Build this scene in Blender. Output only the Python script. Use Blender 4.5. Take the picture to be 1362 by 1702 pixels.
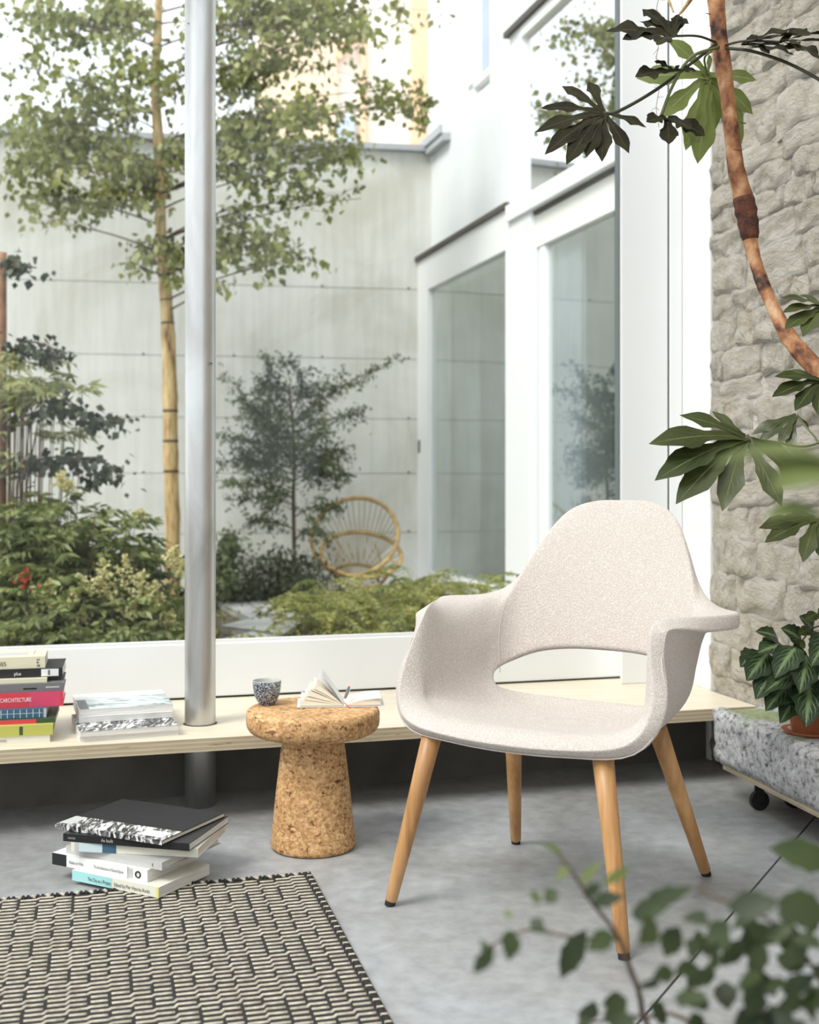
import bpy, math, random
import numpy as np
from mathutils import Vector, Matrix, noise
random.seed(7); rng = np.random.default_rng(7)
scene = bpy.context.scene
for o in list(bpy.data.objects): bpy.data.objects.remove(o)

# ---------------- camera ----------------
F, CX, HY = 2000.0, 681.0, 795.0            # focal length and horizon in pixels of the 1362x1702 frame
cam_d = bpy.data.cameras.new('camera'); cam = bpy.data.objects.new('camera', cam_d)
scene.collection.objects.link(cam); scene.camera = cam
cam.location = (0, 0, 1.0); cam.rotation_euler = (math.pi/2, 0, 0)
cam_d.sensor_fit = 'HORIZONTAL'; cam_d.sensor_width = 36.0; cam_d.lens = 36*F/1362
cam_d.shift_x = 0.0; cam_d.shift_y = -(851-HY)/1362
cam_d.clip_start = 0.05; cam_d.clip_end = 200
cam_d.dof.use_dof = True; cam_d.dof.focus_distance = 2.95; cam_d.dof.aperture_fstop = 4.3
# ---------------- world, sun, exposure ----------------
w = bpy.data.worlds.new('sky'); scene.world = w; w.use_nodes = True
bg = w.node_tree.nodes['Background']; bg.inputs[0].default_value = (0.90, 0.95, 1.0, 1); bg.inputs[1].default_value = 1.55
sd = bpy.data.lights.new('sun', 'SUN'); sd.energy = 3.3; sd.angle = math.radians(25); sd.color = (1.0, 0.965, 0.91)
sun = bpy.data.objects.new('sun', sd); scene.collection.objects.link(sun)
sun.rotation_euler = Vector((0.54, 0.46, -0.86)).to_track_quat('-Z', 'Y').to_euler()
vs = scene.view_settings
scene.display_settings.display_device = 'sRGB'
vs.view_transform = 'Standard'; vs.look = 'None'; vs.gamma = 1.0; vs.use_curve_mapping = False
vs.exposure = 0.13

# ---------------- coordinates ----------------
def P(px, py, D): return Vector(((px-CX)/F*D, D, 1-(py-HY)/F*D))
def G(px, py, z):
    D = (1-z)*F/(py-HY); return P(px, py, D)
AR = math.radians(15.7)
UX = Vector((math.cos(AR), math.sin(AR), 0)); VX = Vector((-math.sin(AR), math.cos(AR), 0))
B0 = Vector((-1.142, 3.979, 0))
def R(u, v, z): return B0 + UX*u + VX*v + Vector((0, 0, z))

# ---------------- materials ----------------
def sv(n, k, v):
    if k in n.inputs: n.inputs[k].default_value = v
def c4(c): return (c[0], c[1], c[2], 1.0)
def newmat(name):
    m = bpy.data.materials.new(name); m.use_nodes = True; nt = m.node_tree
    for n in list(nt.nodes): nt.nodes.remove(n)
    out = nt.nodes.new('ShaderNodeOutputMaterial'); b = nt.nodes.new('ShaderNodeBsdfPrincipled')
    nt.links.new(b.outputs[0], out.inputs[0]); return m, nt, b, out
def pm(name, c, rough=0.6, metal=0.0, spec=0.5, coat=0.0):
    m, nt, b, out = newmat(name)
    sv(b, 'Base Color', c4(c)); sv(b, 'Roughness', rough); sv(b, 'Metallic', metal)
    sv(b, 'Specular IOR Level', spec); sv(b, 'Coat Weight', coat); return m
def ramp(nt, fac, stops):
    r = nt.nodes.new('ShaderNodeValToRGB'); e = r.color_ramp.elements
    while len(e) < len(stops): e.new(0.5)
    for i, (p, c) in enumerate(stops): e[i].position = p; e[i].color = c4(c)
    nt.links.new(fac, r.inputs[0]); return r.outputs[0]
def nz(nt, scale, detail=4, stretch=(1, 1, 1), dist=0.0, kind='Object', rough=0.55):
    tc = nt.nodes.new('ShaderNodeTexCoord'); mp = nt.nodes.new('ShaderNodeMapping')
    mp.inputs['Scale'].default_value = stretch; nt.links.new(tc.outputs[kind], mp.inputs[0])
    n = nt.nodes.new('ShaderNodeTexNoise'); sv(n, 'Scale', scale); sv(n, 'Detail', detail); sv(n, 'Distortion', dist); sv(n, 'Roughness', rough)
    nt.links.new(mp.outputs[0], n.inputs['Vector']); return n.outputs['Fac']
def bump(nt, b, h, strength, dist=0.01, prev=None):
    bn = nt.nodes.new('ShaderNodeBump'); bn.inputs['Strength'].default_value = strength; bn.inputs['Distance'].default_value = dist
    nt.links.new(h, bn.inputs['Height'])
    if prev is not None: nt.links.new(prev, bn.inputs['Normal'])
    nt.links.new(bn.outputs[0], b.inputs['Normal']); return bn.outputs[0]
def nm(name, stops, scale, rough=0.6, detail=5, stretch=(1, 1, 1), bs=0.0, bscale=None, bdist=0.005, spec=0.5, coat=0, metal=0.0, dist=0.0):
    m, nt, b, out = newmat(name)
    f = nz(nt, scale, detail, stretch, dist); nt.links.new(ramp(nt, f, stops), b.inputs['Base Color'])
    sv(b, 'Roughness', rough); sv(b, 'Specular IOR Level', spec); sv(b, 'Coat Weight', coat); sv(b, 'Metallic', metal)
    if bs: bump(nt, b, nz(nt, bscale or scale, 6, stretch), bs, bdist)
    return m
def leafmat(name, c1, c2, scale=3.0, rough=0.45, trans=0.35, under=None, vein=None, spec=0.4):
    m, nt, b, out = newmat(name)
    f = nz(nt, scale, 3); col = ramp(nt, f, [(0.35, c1), (0.65, c2)])
    if vein:
        uv = nt.nodes.new('ShaderNodeUVMap'); sp = nt.nodes.new('ShaderNodeSeparateXYZ'); nt.links.new(uv.outputs[0], sp.inputs[0])
        ab = nt.nodes.new('ShaderNodeMath'); ab.operation = 'ABSOLUTE'; nt.links.new(sp.outputs[0], ab.inputs[0])
        mul = nt.nodes.new('ShaderNodeMath'); mul.operation = 'MULTIPLY'; nt.links.new(ab.outputs[0], mul.inputs[0]); mul.inputs[1].default_value = vein.get('slant', 0.35)
        sub = nt.nodes.new('ShaderNodeMath'); sub.operation = 'SUBTRACT'; nt.links.new(sp.outputs[1], sub.inputs[0]); nt.links.new(mul.outputs[0], sub.inputs[1])
        fr = nt.nodes.new('ShaderNodeMath'); fr.operation = 'MULTIPLY'; nt.links.new(sub.outputs[0], fr.inputs[0]); fr.inputs[1].default_value = vein.get('n', 8)*6.283
        sn = nt.nodes.new('ShaderNodeMath'); sn.operation = 'SINE'; nt.links.new(fr.outputs[0], sn.inputs[0])
        mr = nt.nodes.new('ShaderNodeMapRange'); nt.links.new(sn.outputs[0], mr.inputs[0]); mr.inputs[1].default_value = vein.get('lo', 0.8); mr.inputs[2].default_value = 1.0
        mid = nt.nodes.new('ShaderNodeMapRange'); nt.links.new(ab.outputs[0], mid.inputs[0]); mid.inputs[1].default_value = vein.get('w', 0.07); mid.inputs[2].default_value = vein.get('w2', 0.03)
        fade = nt.nodes.new('ShaderNodeMapRange'); nt.links.new(ab.outputs[0], fade.inputs[0]); fade.inputs[1].default_value = 0.85; fade.inputs[2].default_value = 0.2; fade.inputs[4].default_value = vein.get('side', 0.4)
        m2 = nt.nodes.new('ShaderNodeMath'); m2.operation = 'MULTIPLY'; nt.links.new(mr.outputs[0], m2.inputs[0]); nt.links.new(fade.outputs[0], m2.inputs[1])
        mx = nt.nodes.new('ShaderNodeMath'); mx.operation = 'MAXIMUM'; nt.links.new(m2.outputs[0], mx.inputs[0]); nt.links.new(mid.outputs[0], mx.inputs[1])
        mixc = nt.nodes.new('ShaderNodeMix'); mixc.data_type = 'RGBA'; nt.links.new(mx.outputs[0], mixc.inputs[0]); nt.links.new(col, mixc.inputs[6]); mixc.inputs[7].default_value = c4(vein['c'])
        col = mixc.outputs[2]
        bump(nt, b, mx.outputs[0], 0.5, 0.003)
    nt.links.new(col, b.inputs['Base Color']); sv(b, 'Roughness', rough); sv(b, 'Specular IOR Level', spec)
    tr = nt.nodes.new('ShaderNodeBsdfTranslucent'); nt.links.new(col, tr.inputs[0])
    mix = nt.nodes.new('ShaderNodeMixShader'); mix.inputs[0].default_value = trans
    nt.links.new(b.outputs[0], mix.inputs[1]); nt.links.new(tr.outputs[0], mix.inputs[2]); nt.links.new(mix.outputs[0], out.inputs[0])
    return m
def glassmat(name, tint, ior=1.5, refl=(1, 1, 1)):
    m, nt, b, out = newmat(name); nt.nodes.remove(b)
    t = nt.nodes.new('ShaderNodeBsdfTransparent'); t.inputs[0].default_value = c4(tint)
    g = nt.nodes.new('ShaderNodeBsdfGlossy'); g.inputs['Roughness'].default_value = 0.0; g.inputs[0].default_value = c4(refl)
    lw = nt.nodes.new('ShaderNodeLayerWeight'); lw.inputs[0].default_value = 0.5
    pw = nt.nodes.new('ShaderNodeMath'); pw.operation = 'POWER'; nt.links.new(lw.outputs['Facing'], pw.inputs[0]); pw.inputs[1].default_value = 4.6
    fr = nt.nodes.new('ShaderNodeMapRange'); nt.links.new(pw.outputs[0], fr.inputs[0]); fr.inputs[3].default_value = ior; fr.inputs[4].default_value = 1.0
    mx = nt.nodes.new('ShaderNodeMixShader'); nt.links.new(fr.outputs[0], mx.inputs[0])
    nt.links.new(t.outputs[0], mx.inputs[1]); nt.links.new(g.outputs[0], mx.inputs[2]); nt.links.new(mx.outputs[0], out.inputs[0]); return m

M = {}
M['white'] = pm('white_paint', (0.80, 0.81, 0.81), 0.35)
M['white2'] = pm('cream_white_paint', (0.84, 0.83, 0.77), 0.4)
M['plaster'] = nm('white_plaster', [(0.3, (0.72, 0.72, 0.69)), (0.7, (0.80, 0.80, 0.78))], 6, 0.8, bs=0.3, bscale=25)
M['dark'] = pm('dark_gap', (0.02, 0.02, 0.02), 0.8)
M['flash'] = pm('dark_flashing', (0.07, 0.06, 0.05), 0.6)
M['greyflash'] = pm('grey_flashing', (0.42, 0.44, 0.46), 0.5)
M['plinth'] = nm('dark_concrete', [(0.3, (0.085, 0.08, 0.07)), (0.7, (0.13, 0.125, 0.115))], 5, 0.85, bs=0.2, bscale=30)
M['blackrub'] = pm('black_rubber', (0.012, 0.012, 0.012), 0.6)
M['blackmetal'] = pm('black_metal', (0.02, 0.02, 0.02), 0.45)
M['terra'] = nm('terracotta', [(0.3, (0.33, 0.10, 0.04)), (0.7, (0.45, 0.16, 0.07))], 12, 0.8)
M['soil'] = nm('soil', [(0.3, (0.03, 0.025, 0.015)), (0.6, (0.09, 0.075, 0.04)), (0.8, (0.12, 0.13, 0.05))], 9, 0.95, bs=0.8, bscale=18, bdist=0.03)
M['slate'] = nm('slab_stone', [(0.3, (0.20, 0.20, 0.19)), (0.7, (0.42, 0.43, 0.42))], 4, 0.7, bs=0.4, bscale=12)
M['glass'] = glassmat('clear_glass', (0.975, 0.99, 0.98), 0.028)
M['fglass'] = glassmat('reflecting_glass', (0.80, 0.85, 0.85), 0.42, (0.95, 1, 0.98))
M['roofglass'] = glassmat('roof_glass', (0.97, 0.98, 0.98), 0.03)

# polished concrete floor
m, nt, b, out = newmat('polished_concrete')
f1 = nz(nt, 1.3, 6, dist=0.6); f2 = nz(nt, 22, 6)
col = ramp(nt, f1, [(0.28, (0.20, 0.195, 0.185)), (0.50, (0.33, 0.335, 0.335)), (0.72, (0.42, 0.44, 0.46))])
mc = nt.nodes.new('ShaderNodeMix'); mc.data_type = 'RGBA'; mc.blend_type = 'MULTIPLY'; mc.inputs[0].default_value = 1.0
nt.links.new(col, mc.inputs[6]); nt.links.new(ramp(nt, f2, [(0.3, (0.78, 0.78, 0.78)), (0.7, (1.1, 1.1, 1.1))]), mc.inputs[7])
nt.links.new(mc.outputs[2], b.inputs['Base Color'])
rr = nt.nodes.new('ShaderNodeMapRange'); nt.links.new(f1, rr.inputs[0]); rr.inputs[3].default_value = 0.5; rr.inputs[4].default_value = 0.36
nt.links.new(rr.outputs[0], b.inputs['Roughness']); bump(nt, b, f2, 0.10, 0.004); M['floor'] = m
# garden concrete wall
m, nt, b, out = newmat('cast_concrete')
f1 = nz(nt, 0.9, 7, (1, 1, 1.3), 0.8); f2 = nz(nt, 3.0, 5, (6, 6, 0.5)); f3 = nz(nt, 30, 5)
col = ramp(nt, f1, [(0.3, (0.55, 0.54, 0.47)), (0.5, (0.68, 0.68, 0.63)), (0.7, (0.77, 0.77, 0.74))])
mc = nt.nodes.new('ShaderNodeMix'); mc.data_type = 'RGBA'; mc.blend_type = 'MULTIPLY'; mc.inputs[0].default_value = 1
nt.links.new(col, mc.inputs[6]); nt.links.new(ramp(nt, f2, [(0.3, (0.90, 0.90, 0.875)), (0.65, (1.02, 1.02, 1.02))]), mc.inputs[7])
nt.links.new(mc.outputs[2], b.inputs['Base Color']); sv(b, 'Roughness', 0.85); bump(nt, b, f3, 0.2, 0.006); M['concrete'] = m
M['facade'] = nm('white_render', [(0.3, (0.68, 0.71, 0.72)), (0.7, (0.75, 0.77, 0.78))], 2, 0.85, bs=0.15, bscale=60)
# plywood
M['ply'] = nm('birch_plywood', [(0.25, (0.58, 0.50, 0.36)), (0.5, (0.65, 0.58, 0.45)), (0.8, (0.70, 0.64, 0.52))], 3.0, 0.42, stretch=(1.2, 9, 9), dist=0.6)
m, nt, b, out = newmat('plywood_edge')
tc = nt.nodes.new('ShaderNodeTexCoord'); sp = nt.nodes.new('ShaderNodeSeparateXYZ'); nt.links.new(tc.outputs['Object'], sp.inputs[0])
mu = nt.nodes.new('ShaderNodeMath'); mu.operation = 'MULTIPLY'; mu.inputs[1].default_value = 2*math.pi/0.0127; nt.links.new(sp.outputs[2], mu.inputs[0])
si = nt.nodes.new('ShaderNodeMath'); si.operation = 'SINE'; nt.links.new(mu.outputs[0], si.inputs[0])
c1 = ramp(nt, si.outputs[0], [(0.0, (0.47, 0.39, 0.26)), (0.5, (0.56, 0.48, 0.34)), (1.0, (0.60, 0.52, 0.38))])
f = nz(nt, 9, 4, (1.2, 1.2, 14)); mc = nt.nodes.new('ShaderNodeMix'); mc.data_type = 'RGBA'; mc.blend_type = 'MULTIPLY'; mc.inputs[0].default_value = 1
nt.links.new(c1, mc.inputs[6]); nt.links.new(ramp(nt, f, [(0.27, (0.25, 0.18, 0.12)), (0.34, (0.9, 0.88, 0.85)), (0.7, (1, 1, 1))]), mc.inputs[7])
nt.links.new(mc.outputs[2], b.inputs['Base Color']); sv(b, 'Roughness', 0.7); M['plyedge'] = m
# brushed aluminium column
m, nt, b, out = newmat('worn_aluminium')
f1 = nz(nt, 5, 6, (1, 1, 0.35), 0.8); f2 = nz(nt, 60, 4, (1, 1, 0.15))
nt.links.new(ramp(nt, f1, [(0.3, (0.42, 0.41, 0.39)), (0.6, (0.66, 0.66, 0.65))]), b.inputs['Base Color']); sv(b, 'Metallic', 0.9)
rr = nt.nodes.new('ShaderNodeMapRange'); nt.links.new(f1, rr.inputs[0]); rr.inputs[3].default_value = 0.42; rr.inputs[4].default_value = 0.28
nt.links.new(rr.outputs[0], b.inputs['Roughness']); bump(nt, b, f2, 0.12, 0.003); M['alu'] = m
# rough whitewashed stone
m, nt, b, out = newmat('whitewashed_stone')
f1 = nz(nt, 4, 5); f2 = nz(nt, 28, 8, rough=0.65); f3 = nz(nt, 9, 6, (1, 1, 1.8))
nt.links.new(ramp(nt, f1, [(0.3, (0.32, 0.28, 0.21)), (0.55, (0.44, 0.405, 0.35)), (0.75, (0.53, 0.505, 0.47))]), b.inputs['Base Color']); sv(b, 'Roughness', 0.75)
p = bump(nt, b, f3, 0.9, 0.04); bump(nt, b, f2, 0.6, 0.014, p); M['mortar'] = m
m, nt, b, out = newmat('whitewashed_rubble')
f1 = nz(nt, 1.2, 5); f2 = nz(nt, 9, 8, rough=0.65); f3 = nz(nt, 3, 6)
nt.links.new(ramp(nt, f1, [(0.3, (0.32, 0.28, 0.205)), (0.55, (0.44, 0.405, 0.345)), (0.75, (0.53, 0.505, 0.47))]), b.inputs['Base Color']); sv(b, 'Roughness', 0.75)
p = bump(nt, b, f3, 0.8, 0.024); bump(nt, b, f2, 0.7, 0.013, p); M['stone'] = m
# chair cloth
m, nt, b, out = newmat('woven_cream_cloth')
tc = nt.nodes.new('ShaderNodeTexCoord')
vo = nt.nodes.new('ShaderNodeTexVoronoi'); sv(vo, 'Scale', 330); sv(vo, 'Randomness', 0.65); nt.links.new(tc.outputs['Object'], vo.inputs['Vector'])
mm = nt.nodes.new('ShaderNodeMath'); mm.operation = 'MULTIPLY'; nt.links.new(vo.outputs['Distance'], mm.inputs[0]); mm.inputs[1].default_value = -0.9
nf = nz(nt, 260, 2)
ad = nt.nodes.new('ShaderNodeMath'); ad.operation = 'ADD'; nt.links.new(mm.outputs[0], ad.inputs[0]); nt.links.new(nf, ad.inputs[1])
nt.links.new(ramp(nt, ad.outputs[0], [(-0.0, (0.51, 0.45, 0.405)), (0.4, (0.72, 0.655, 0.605))]), b.inputs['Base Color'])
sv(b, 'Roughness', 0.9); sv(b, 'Specular IOR Level', 0.2); sv(b, 'Sheen Weight', 0.25); bump(nt, b, ad.outputs[0], 0.55, 0.0025); M['cloth'] = m
M['stitch'] = pm('cream_piping', (0.55, 0.49, 0.44), 0.9)
# oak
m, nt, b, out = newmat('oiled_oak')
f = nz(nt, 30, 5, (1, 1, 0.06), 0.4); f2 = nz(nt, 5, 3, (1, 1, 0.4))
c1 = ramp(nt, f, [(0.3, (0.33, 0.155, 0.055)), (0.5, (0.49, 0.26, 0.10)), (0.7, (0.60, 0.35, 0.155))])
mc = nt.nodes.new('ShaderNodeMix'); mc.data_type = 'RGBA'; mc.blend_type = 'MULTIPLY'; mc.inputs[0].default_value = 0.7
nt.links.new(c1, mc.inputs[6]); nt.links.new(ramp(nt, f2, [(0.3, (0.75, 0.75, 0.75)), (0.7, (1.1, 1.1, 1.1))]), mc.inputs[7])
nt.links.new(mc.outputs[2], b.inputs['Base Color']); sv(b, 'Roughness', 0.42); M['oak'] = m
# cork
m, nt, b, out = newmat('cork')
tc = nt.nodes.new('ShaderNodeTexCoord')
v1 = nt.nodes.new('ShaderNodeTexVoronoi'); sv(v1, 'Scale', 150); nt.links.new(tc.outputs['Object'], v1.inputs['Vector'])
f1 = nz(nt, 45, 6, (1, 1, 1.7), 1.2); f2 = nz(nt, 7, 4)
sep = nt.nodes.new('ShaderNodeSeparateColor'); nt.links.new(v1.outputs['Color'], sep.inputs[0])
c1 = ramp(nt, sep.outputs[0], [(0.0, (0.42, 0.23, 0.09)), (0.5, (0.58, 0.35, 0.16)), (1.0, (0.70, 0.47, 0.24))])
mc = nt.nodes.new('ShaderNodeMix'); mc.data_type = 'RGBA'; mc.blend_type = 'MULTIPLY'; mc.inputs[0].default_value = 1
nt.links.new(c1, mc.inputs[6]); nt.links.new(ramp(nt, f1, [(0.34, (0.22, 0.13, 0.07)), (0.40, (0.82, 0.77, 0.72)), (0.6, (1.1, 1.08, 1.05))]), mc.inputs[7])
mc2 = nt.nodes.new('ShaderNodeMix'); mc2.data_type = 'RGBA'; mc2.blend_type = 'MULTIPLY'; mc2.inputs[0].default_value = 1
nt.links.new(mc.outputs[2], mc2.inputs[6]); nt.links.new(ramp(nt, f2, [(0.3, (0.72, 0.68, 0.62)), (0.6, (1.05, 1.05, 1.05))]), mc2.inputs[7])
nt.links.new(mc2.outputs[2], b.inputs['Base Color']); sv(b, 'Roughness', 0.7); bump(nt, b, f1, 0.25, 0.003); M['cork'] = m
# pitted concrete block with moss
m, nt, b, out = newmat('pitted_block_moss')
f1 = nz(nt, 55, 8, rough=0.7); f2 = nz(nt, 5, 4)
c1 = ramp(nt, f1, [(0.36, (0.10, 0.095, 0.085)), (0.47, (0.42, 0.41, 0.41)), (0.65, (0.62, 0.62, 0.63))])
geo = nt.nodes.new('ShaderNodeNewGeometry'); spn = nt.nodes.new('ShaderNodeSeparateXYZ'); nt.links.new(geo.outputs['Normal'], spn.inputs[0])
up = nt.nodes.new('ShaderNodeMapRange'); nt.links.new(spn.outputs[2], up.inputs[0]); up.inputs[1].default_value = 0.3; up.inputs[2].default_value = 0.9
mo = nt.nodes.new('ShaderNodeMapRange'); nt.links.new(f2, mo.inputs[0]); mo.inputs[1].default_value = 0.47; mo.inputs[2].default_value = 0.56; mo.inputs[4].default_value = 0.75
ml = nt.nodes.new('ShaderNodeMath'); ml.operation = 'MULTIPLY'; nt.links.new(up.outputs[0], ml.inputs[0]); nt.links.new(mo.outputs[0], ml.inputs[1])
mc = nt.nodes.new('ShaderNodeMix'); mc.data_type = 'RGBA'; nt.links.new(ml.outputs[0], mc.inputs[0]); nt.links.new(c1, mc.inputs[6]); mc.inputs[7].default_value = (0.22, 0.27, 0.09, 1)
nt.links.new(mc.outputs[2], b.inputs['Base Color']); sv(b, 'Roughness', 0.9); bump(nt, b, f1, 0.8, 0.012); M['block'] = m
M['bark'] = nm('birch_bark', [(0.32, (0.16, 0.09, 0.04)), (0.45, (0.42, 0.28, 0.11)), (0.72, (0.66, 0.50, 0.25))], 9, 0.75, stretch=(3.2, 3.2, 0.7), bs=0.4, bscale=20)
M['bark_dark'] = nm('dark_bark', [(0.3, (0.05, 0.03, 0.02)), (0.7, (0.14, 0.09, 0.05))], 14, 0.8)
M['bark_red'] = nm('fatsia_bark', [(0.36, (0.035, 0.012, 0.006)), (0.44, (0.22, 0.08, 0.03)), (0.56, (0.42, 0.19, 0.08)), (0.70, (0.58, 0.38, 0.22))], 22, 0.6, stretch=(1, 1, 0.8), bs=0.7, bscale=60, bdist=0.006)
M['petiole'] = pm('green_petiole', (0.10, 0.12, 0.035), 0.5)
M['petiole_dark'] = pm('dark_petiole', (0.03, 0.028, 0.012), 0.6)
M['leaf_birch'] = leafmat('birch_leaf', (0.075, 0.09, 0.022), (0.30, 0.315, 0.085), 2.5, 0.5, 0.35)  # dark and yellow tones spread apart to paint in highlights and shadows
M['leaf_pale'] = leafmat('pale_leaf', (0.26, 0.28, 0.11), (0.44, 0.45, 0.20), 3, 0.5, 0.4)
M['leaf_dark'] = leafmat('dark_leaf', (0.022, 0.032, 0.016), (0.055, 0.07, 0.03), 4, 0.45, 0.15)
M['leaf_shrub'] = leafmat('shrub_leaf', (0.06, 0.085, 0.022), (0.27, 0.30, 0.10), 4, 0.45, 0.25)
M['leaf_yew'] = leafmat('conifer_leaf', (0.03, 0.045, 0.015), (0.13, 0.16, 0.06), 4, 0.55, 0.15)
M['leaf_fern'] = leafmat('fern_leaf', (0.16, 0.19, 0.045), (0.50, 0.49, 0.17), 4, 0.5, 0.4)
M['plume'] = leafmat('cream_flower', (0.55, 0.52, 0.24), (0.75, 0.70, 0.40), 8, 0.7, 0.4)
M['redflower'] = leafmat('red_flower', (0.55, 0.03, 0.02), (0.75, 0.08, 0.04), 8, 0.6, 0.3)
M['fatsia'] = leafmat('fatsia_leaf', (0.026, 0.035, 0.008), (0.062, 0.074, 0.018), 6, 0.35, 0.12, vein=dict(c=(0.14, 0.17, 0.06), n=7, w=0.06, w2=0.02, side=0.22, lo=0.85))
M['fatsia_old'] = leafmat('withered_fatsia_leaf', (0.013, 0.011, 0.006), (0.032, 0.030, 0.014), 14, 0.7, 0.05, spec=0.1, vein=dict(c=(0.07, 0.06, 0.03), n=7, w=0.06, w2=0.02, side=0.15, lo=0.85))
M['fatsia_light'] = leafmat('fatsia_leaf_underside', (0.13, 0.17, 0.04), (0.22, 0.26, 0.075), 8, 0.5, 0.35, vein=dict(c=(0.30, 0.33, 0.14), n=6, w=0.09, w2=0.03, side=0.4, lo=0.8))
M['prayer'] = leafmat('prayer_plant_leaf', (0.012, 0.025, 0.012), (0.028, 0.05, 0.02), 9, 0.3, 0.08, vein=dict(c=(0.17, 0.25, 0.11), n=6, slant=0.6, w=0.22, w2=0.05, side=0.75, lo=0.5))
M['fore'] = leafmat('foreground_leaf', (0.022, 0.034, 0.012), (0.055, 0.078, 0.024), 9, 0.5, 0.25)
M['fore_light'] = leafmat('young_foreground_leaf', (0.11, 0.14, 0.04), (0.20, 0.24, 0.08), 9, 0.5, 0.4)
M['rattan'] = nm('rattan_cane', [(0.3, (0.38, 0.23, 0.08)), (0.7, (0.66, 0.46, 0.20))], 18, 0.5)
M['cord'] = pm('rattan_cord', (0.42, 0.33, 0.17), 0.6)
M['dark_yarn'] = nm('black_wool', [(0.3, (0.012, 0.011, 0.010)), (0.7, (0.035, 0.032, 0.028))], 120, 0.95, bs=0.5, bscale=300)
M['cream_yarn'] = nm('cream_wool', [(0.3, (0.33, 0.29, 0.22)), (0.7, (0.60, 0.55, 0.45))], 60, 0.95, bs=0.8, bscale=350, bdist=0.002)
# book materials
def flat(n, c, r=0.45): M[n] = pm(n.replace('bk_', '') + '_print', c, r); return M[n]
for n, c in dict(bk_white=(0.78, 0.78, 0.77), bk_grey=(0.16, 0.16, 0.165), bk_cream=(0.70, 0.65, 0.48), bk_black=(0.012, 0.012, 0.014), bk_red=(0.62, 0.045, 0.07),
                 bk_pink=(0.62, 0.06, 0.13), bk_olive=(0.45, 0.45, 0.10), bk_green=(0.035, 0.07, 0.03), bk_blue=(0.05, 0.12, 0.19), bk_cyan=(0.36, 0.66, 0.66),
                 bk_lgrey=(0.50, 0.50, 0.48), bk_paleblue=(0.55, 0.66, 0.68), bk_yellow=(0.72, 0.66, 0.16), bk_ivory=(0.74, 0.72, 0.62)).items(): flat(n, c)
M['bk_shiny'] = pm('glossy_black_cover', (0.010, 0.010, 0.012), 0.5, spec=0.3)
m, nt, b, out = newmat('page_edges')
f = nz(nt, 60, 3, (0.2, 0.2, 30)); nt.links.new(ramp(nt, f, [(0.3, (0.50, 0.48, 0.44)), (0.6, (0.78, 0.76, 0.72))]), b.inputs['Base Color']); sv(b, 'Roughness', 0.8); M['pages'] = m
m, nt, b, out = newmat('cream_page_edges')
f = nz(nt, 60, 3, (0.2, 0.2, 30)); nt.links.new(ramp(nt, f, [(0.3, (0.62, 0.56, 0.42)), (0.6, (0.82, 0.78, 0.66))]), b.inputs['Base Color']); sv(b, 'Roughness', 0.8); M['pages2'] = m
m, nt, b, out = newmat('black_and_white_photo')
f = nz(nt, 26, 6, (2.5, 0.6, 1), 1.5); nt.links.new(ramp(nt, f, [(0.42, (0.015, 0.015, 0.016)), (0.52, (0.18, 0.18, 0.18)), (0.58, (0.75, 0.75, 0.74))]), b.inputs['Base Color']); sv(b, 'Roughness', 0.3); M['photo'] = m
m, nt, b, out = newmat('pale_landscape_photo')
f = nz(nt, 7, 5, (1, 3, 1), 1.2); nt.links.new(ramp(nt, f, [(0.36, (0.10, 0.13, 0.13)), (0.44, (0.42, 0.50, 0.50)), (0.6, (0.72, 0.77, 0.76))]), b.inputs['Base Color']); sv(b, 'Roughness', 0.25); M['photo2'] = m
m, nt, b, out = newmat('speckled_glaze')
f = nz(nt, 190, 3, (1, 1, 1), 2.5); nt.links.new(ramp(nt, f, [(0.52, (0.014, 0.018, 0.035)), (0.56, (0.55, 0.60, 0.64))]), b.inputs['Base Color']); sv(b, 'Roughness', 0.25); M['glaze'] = m
M['glaze_in'] = pm('grey_glaze', (0.42, 0.42, 0.38), 0.3)
M['paper'] = pm('white_paper', (0.84, 0.83, 0.80), 0.7)

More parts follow.
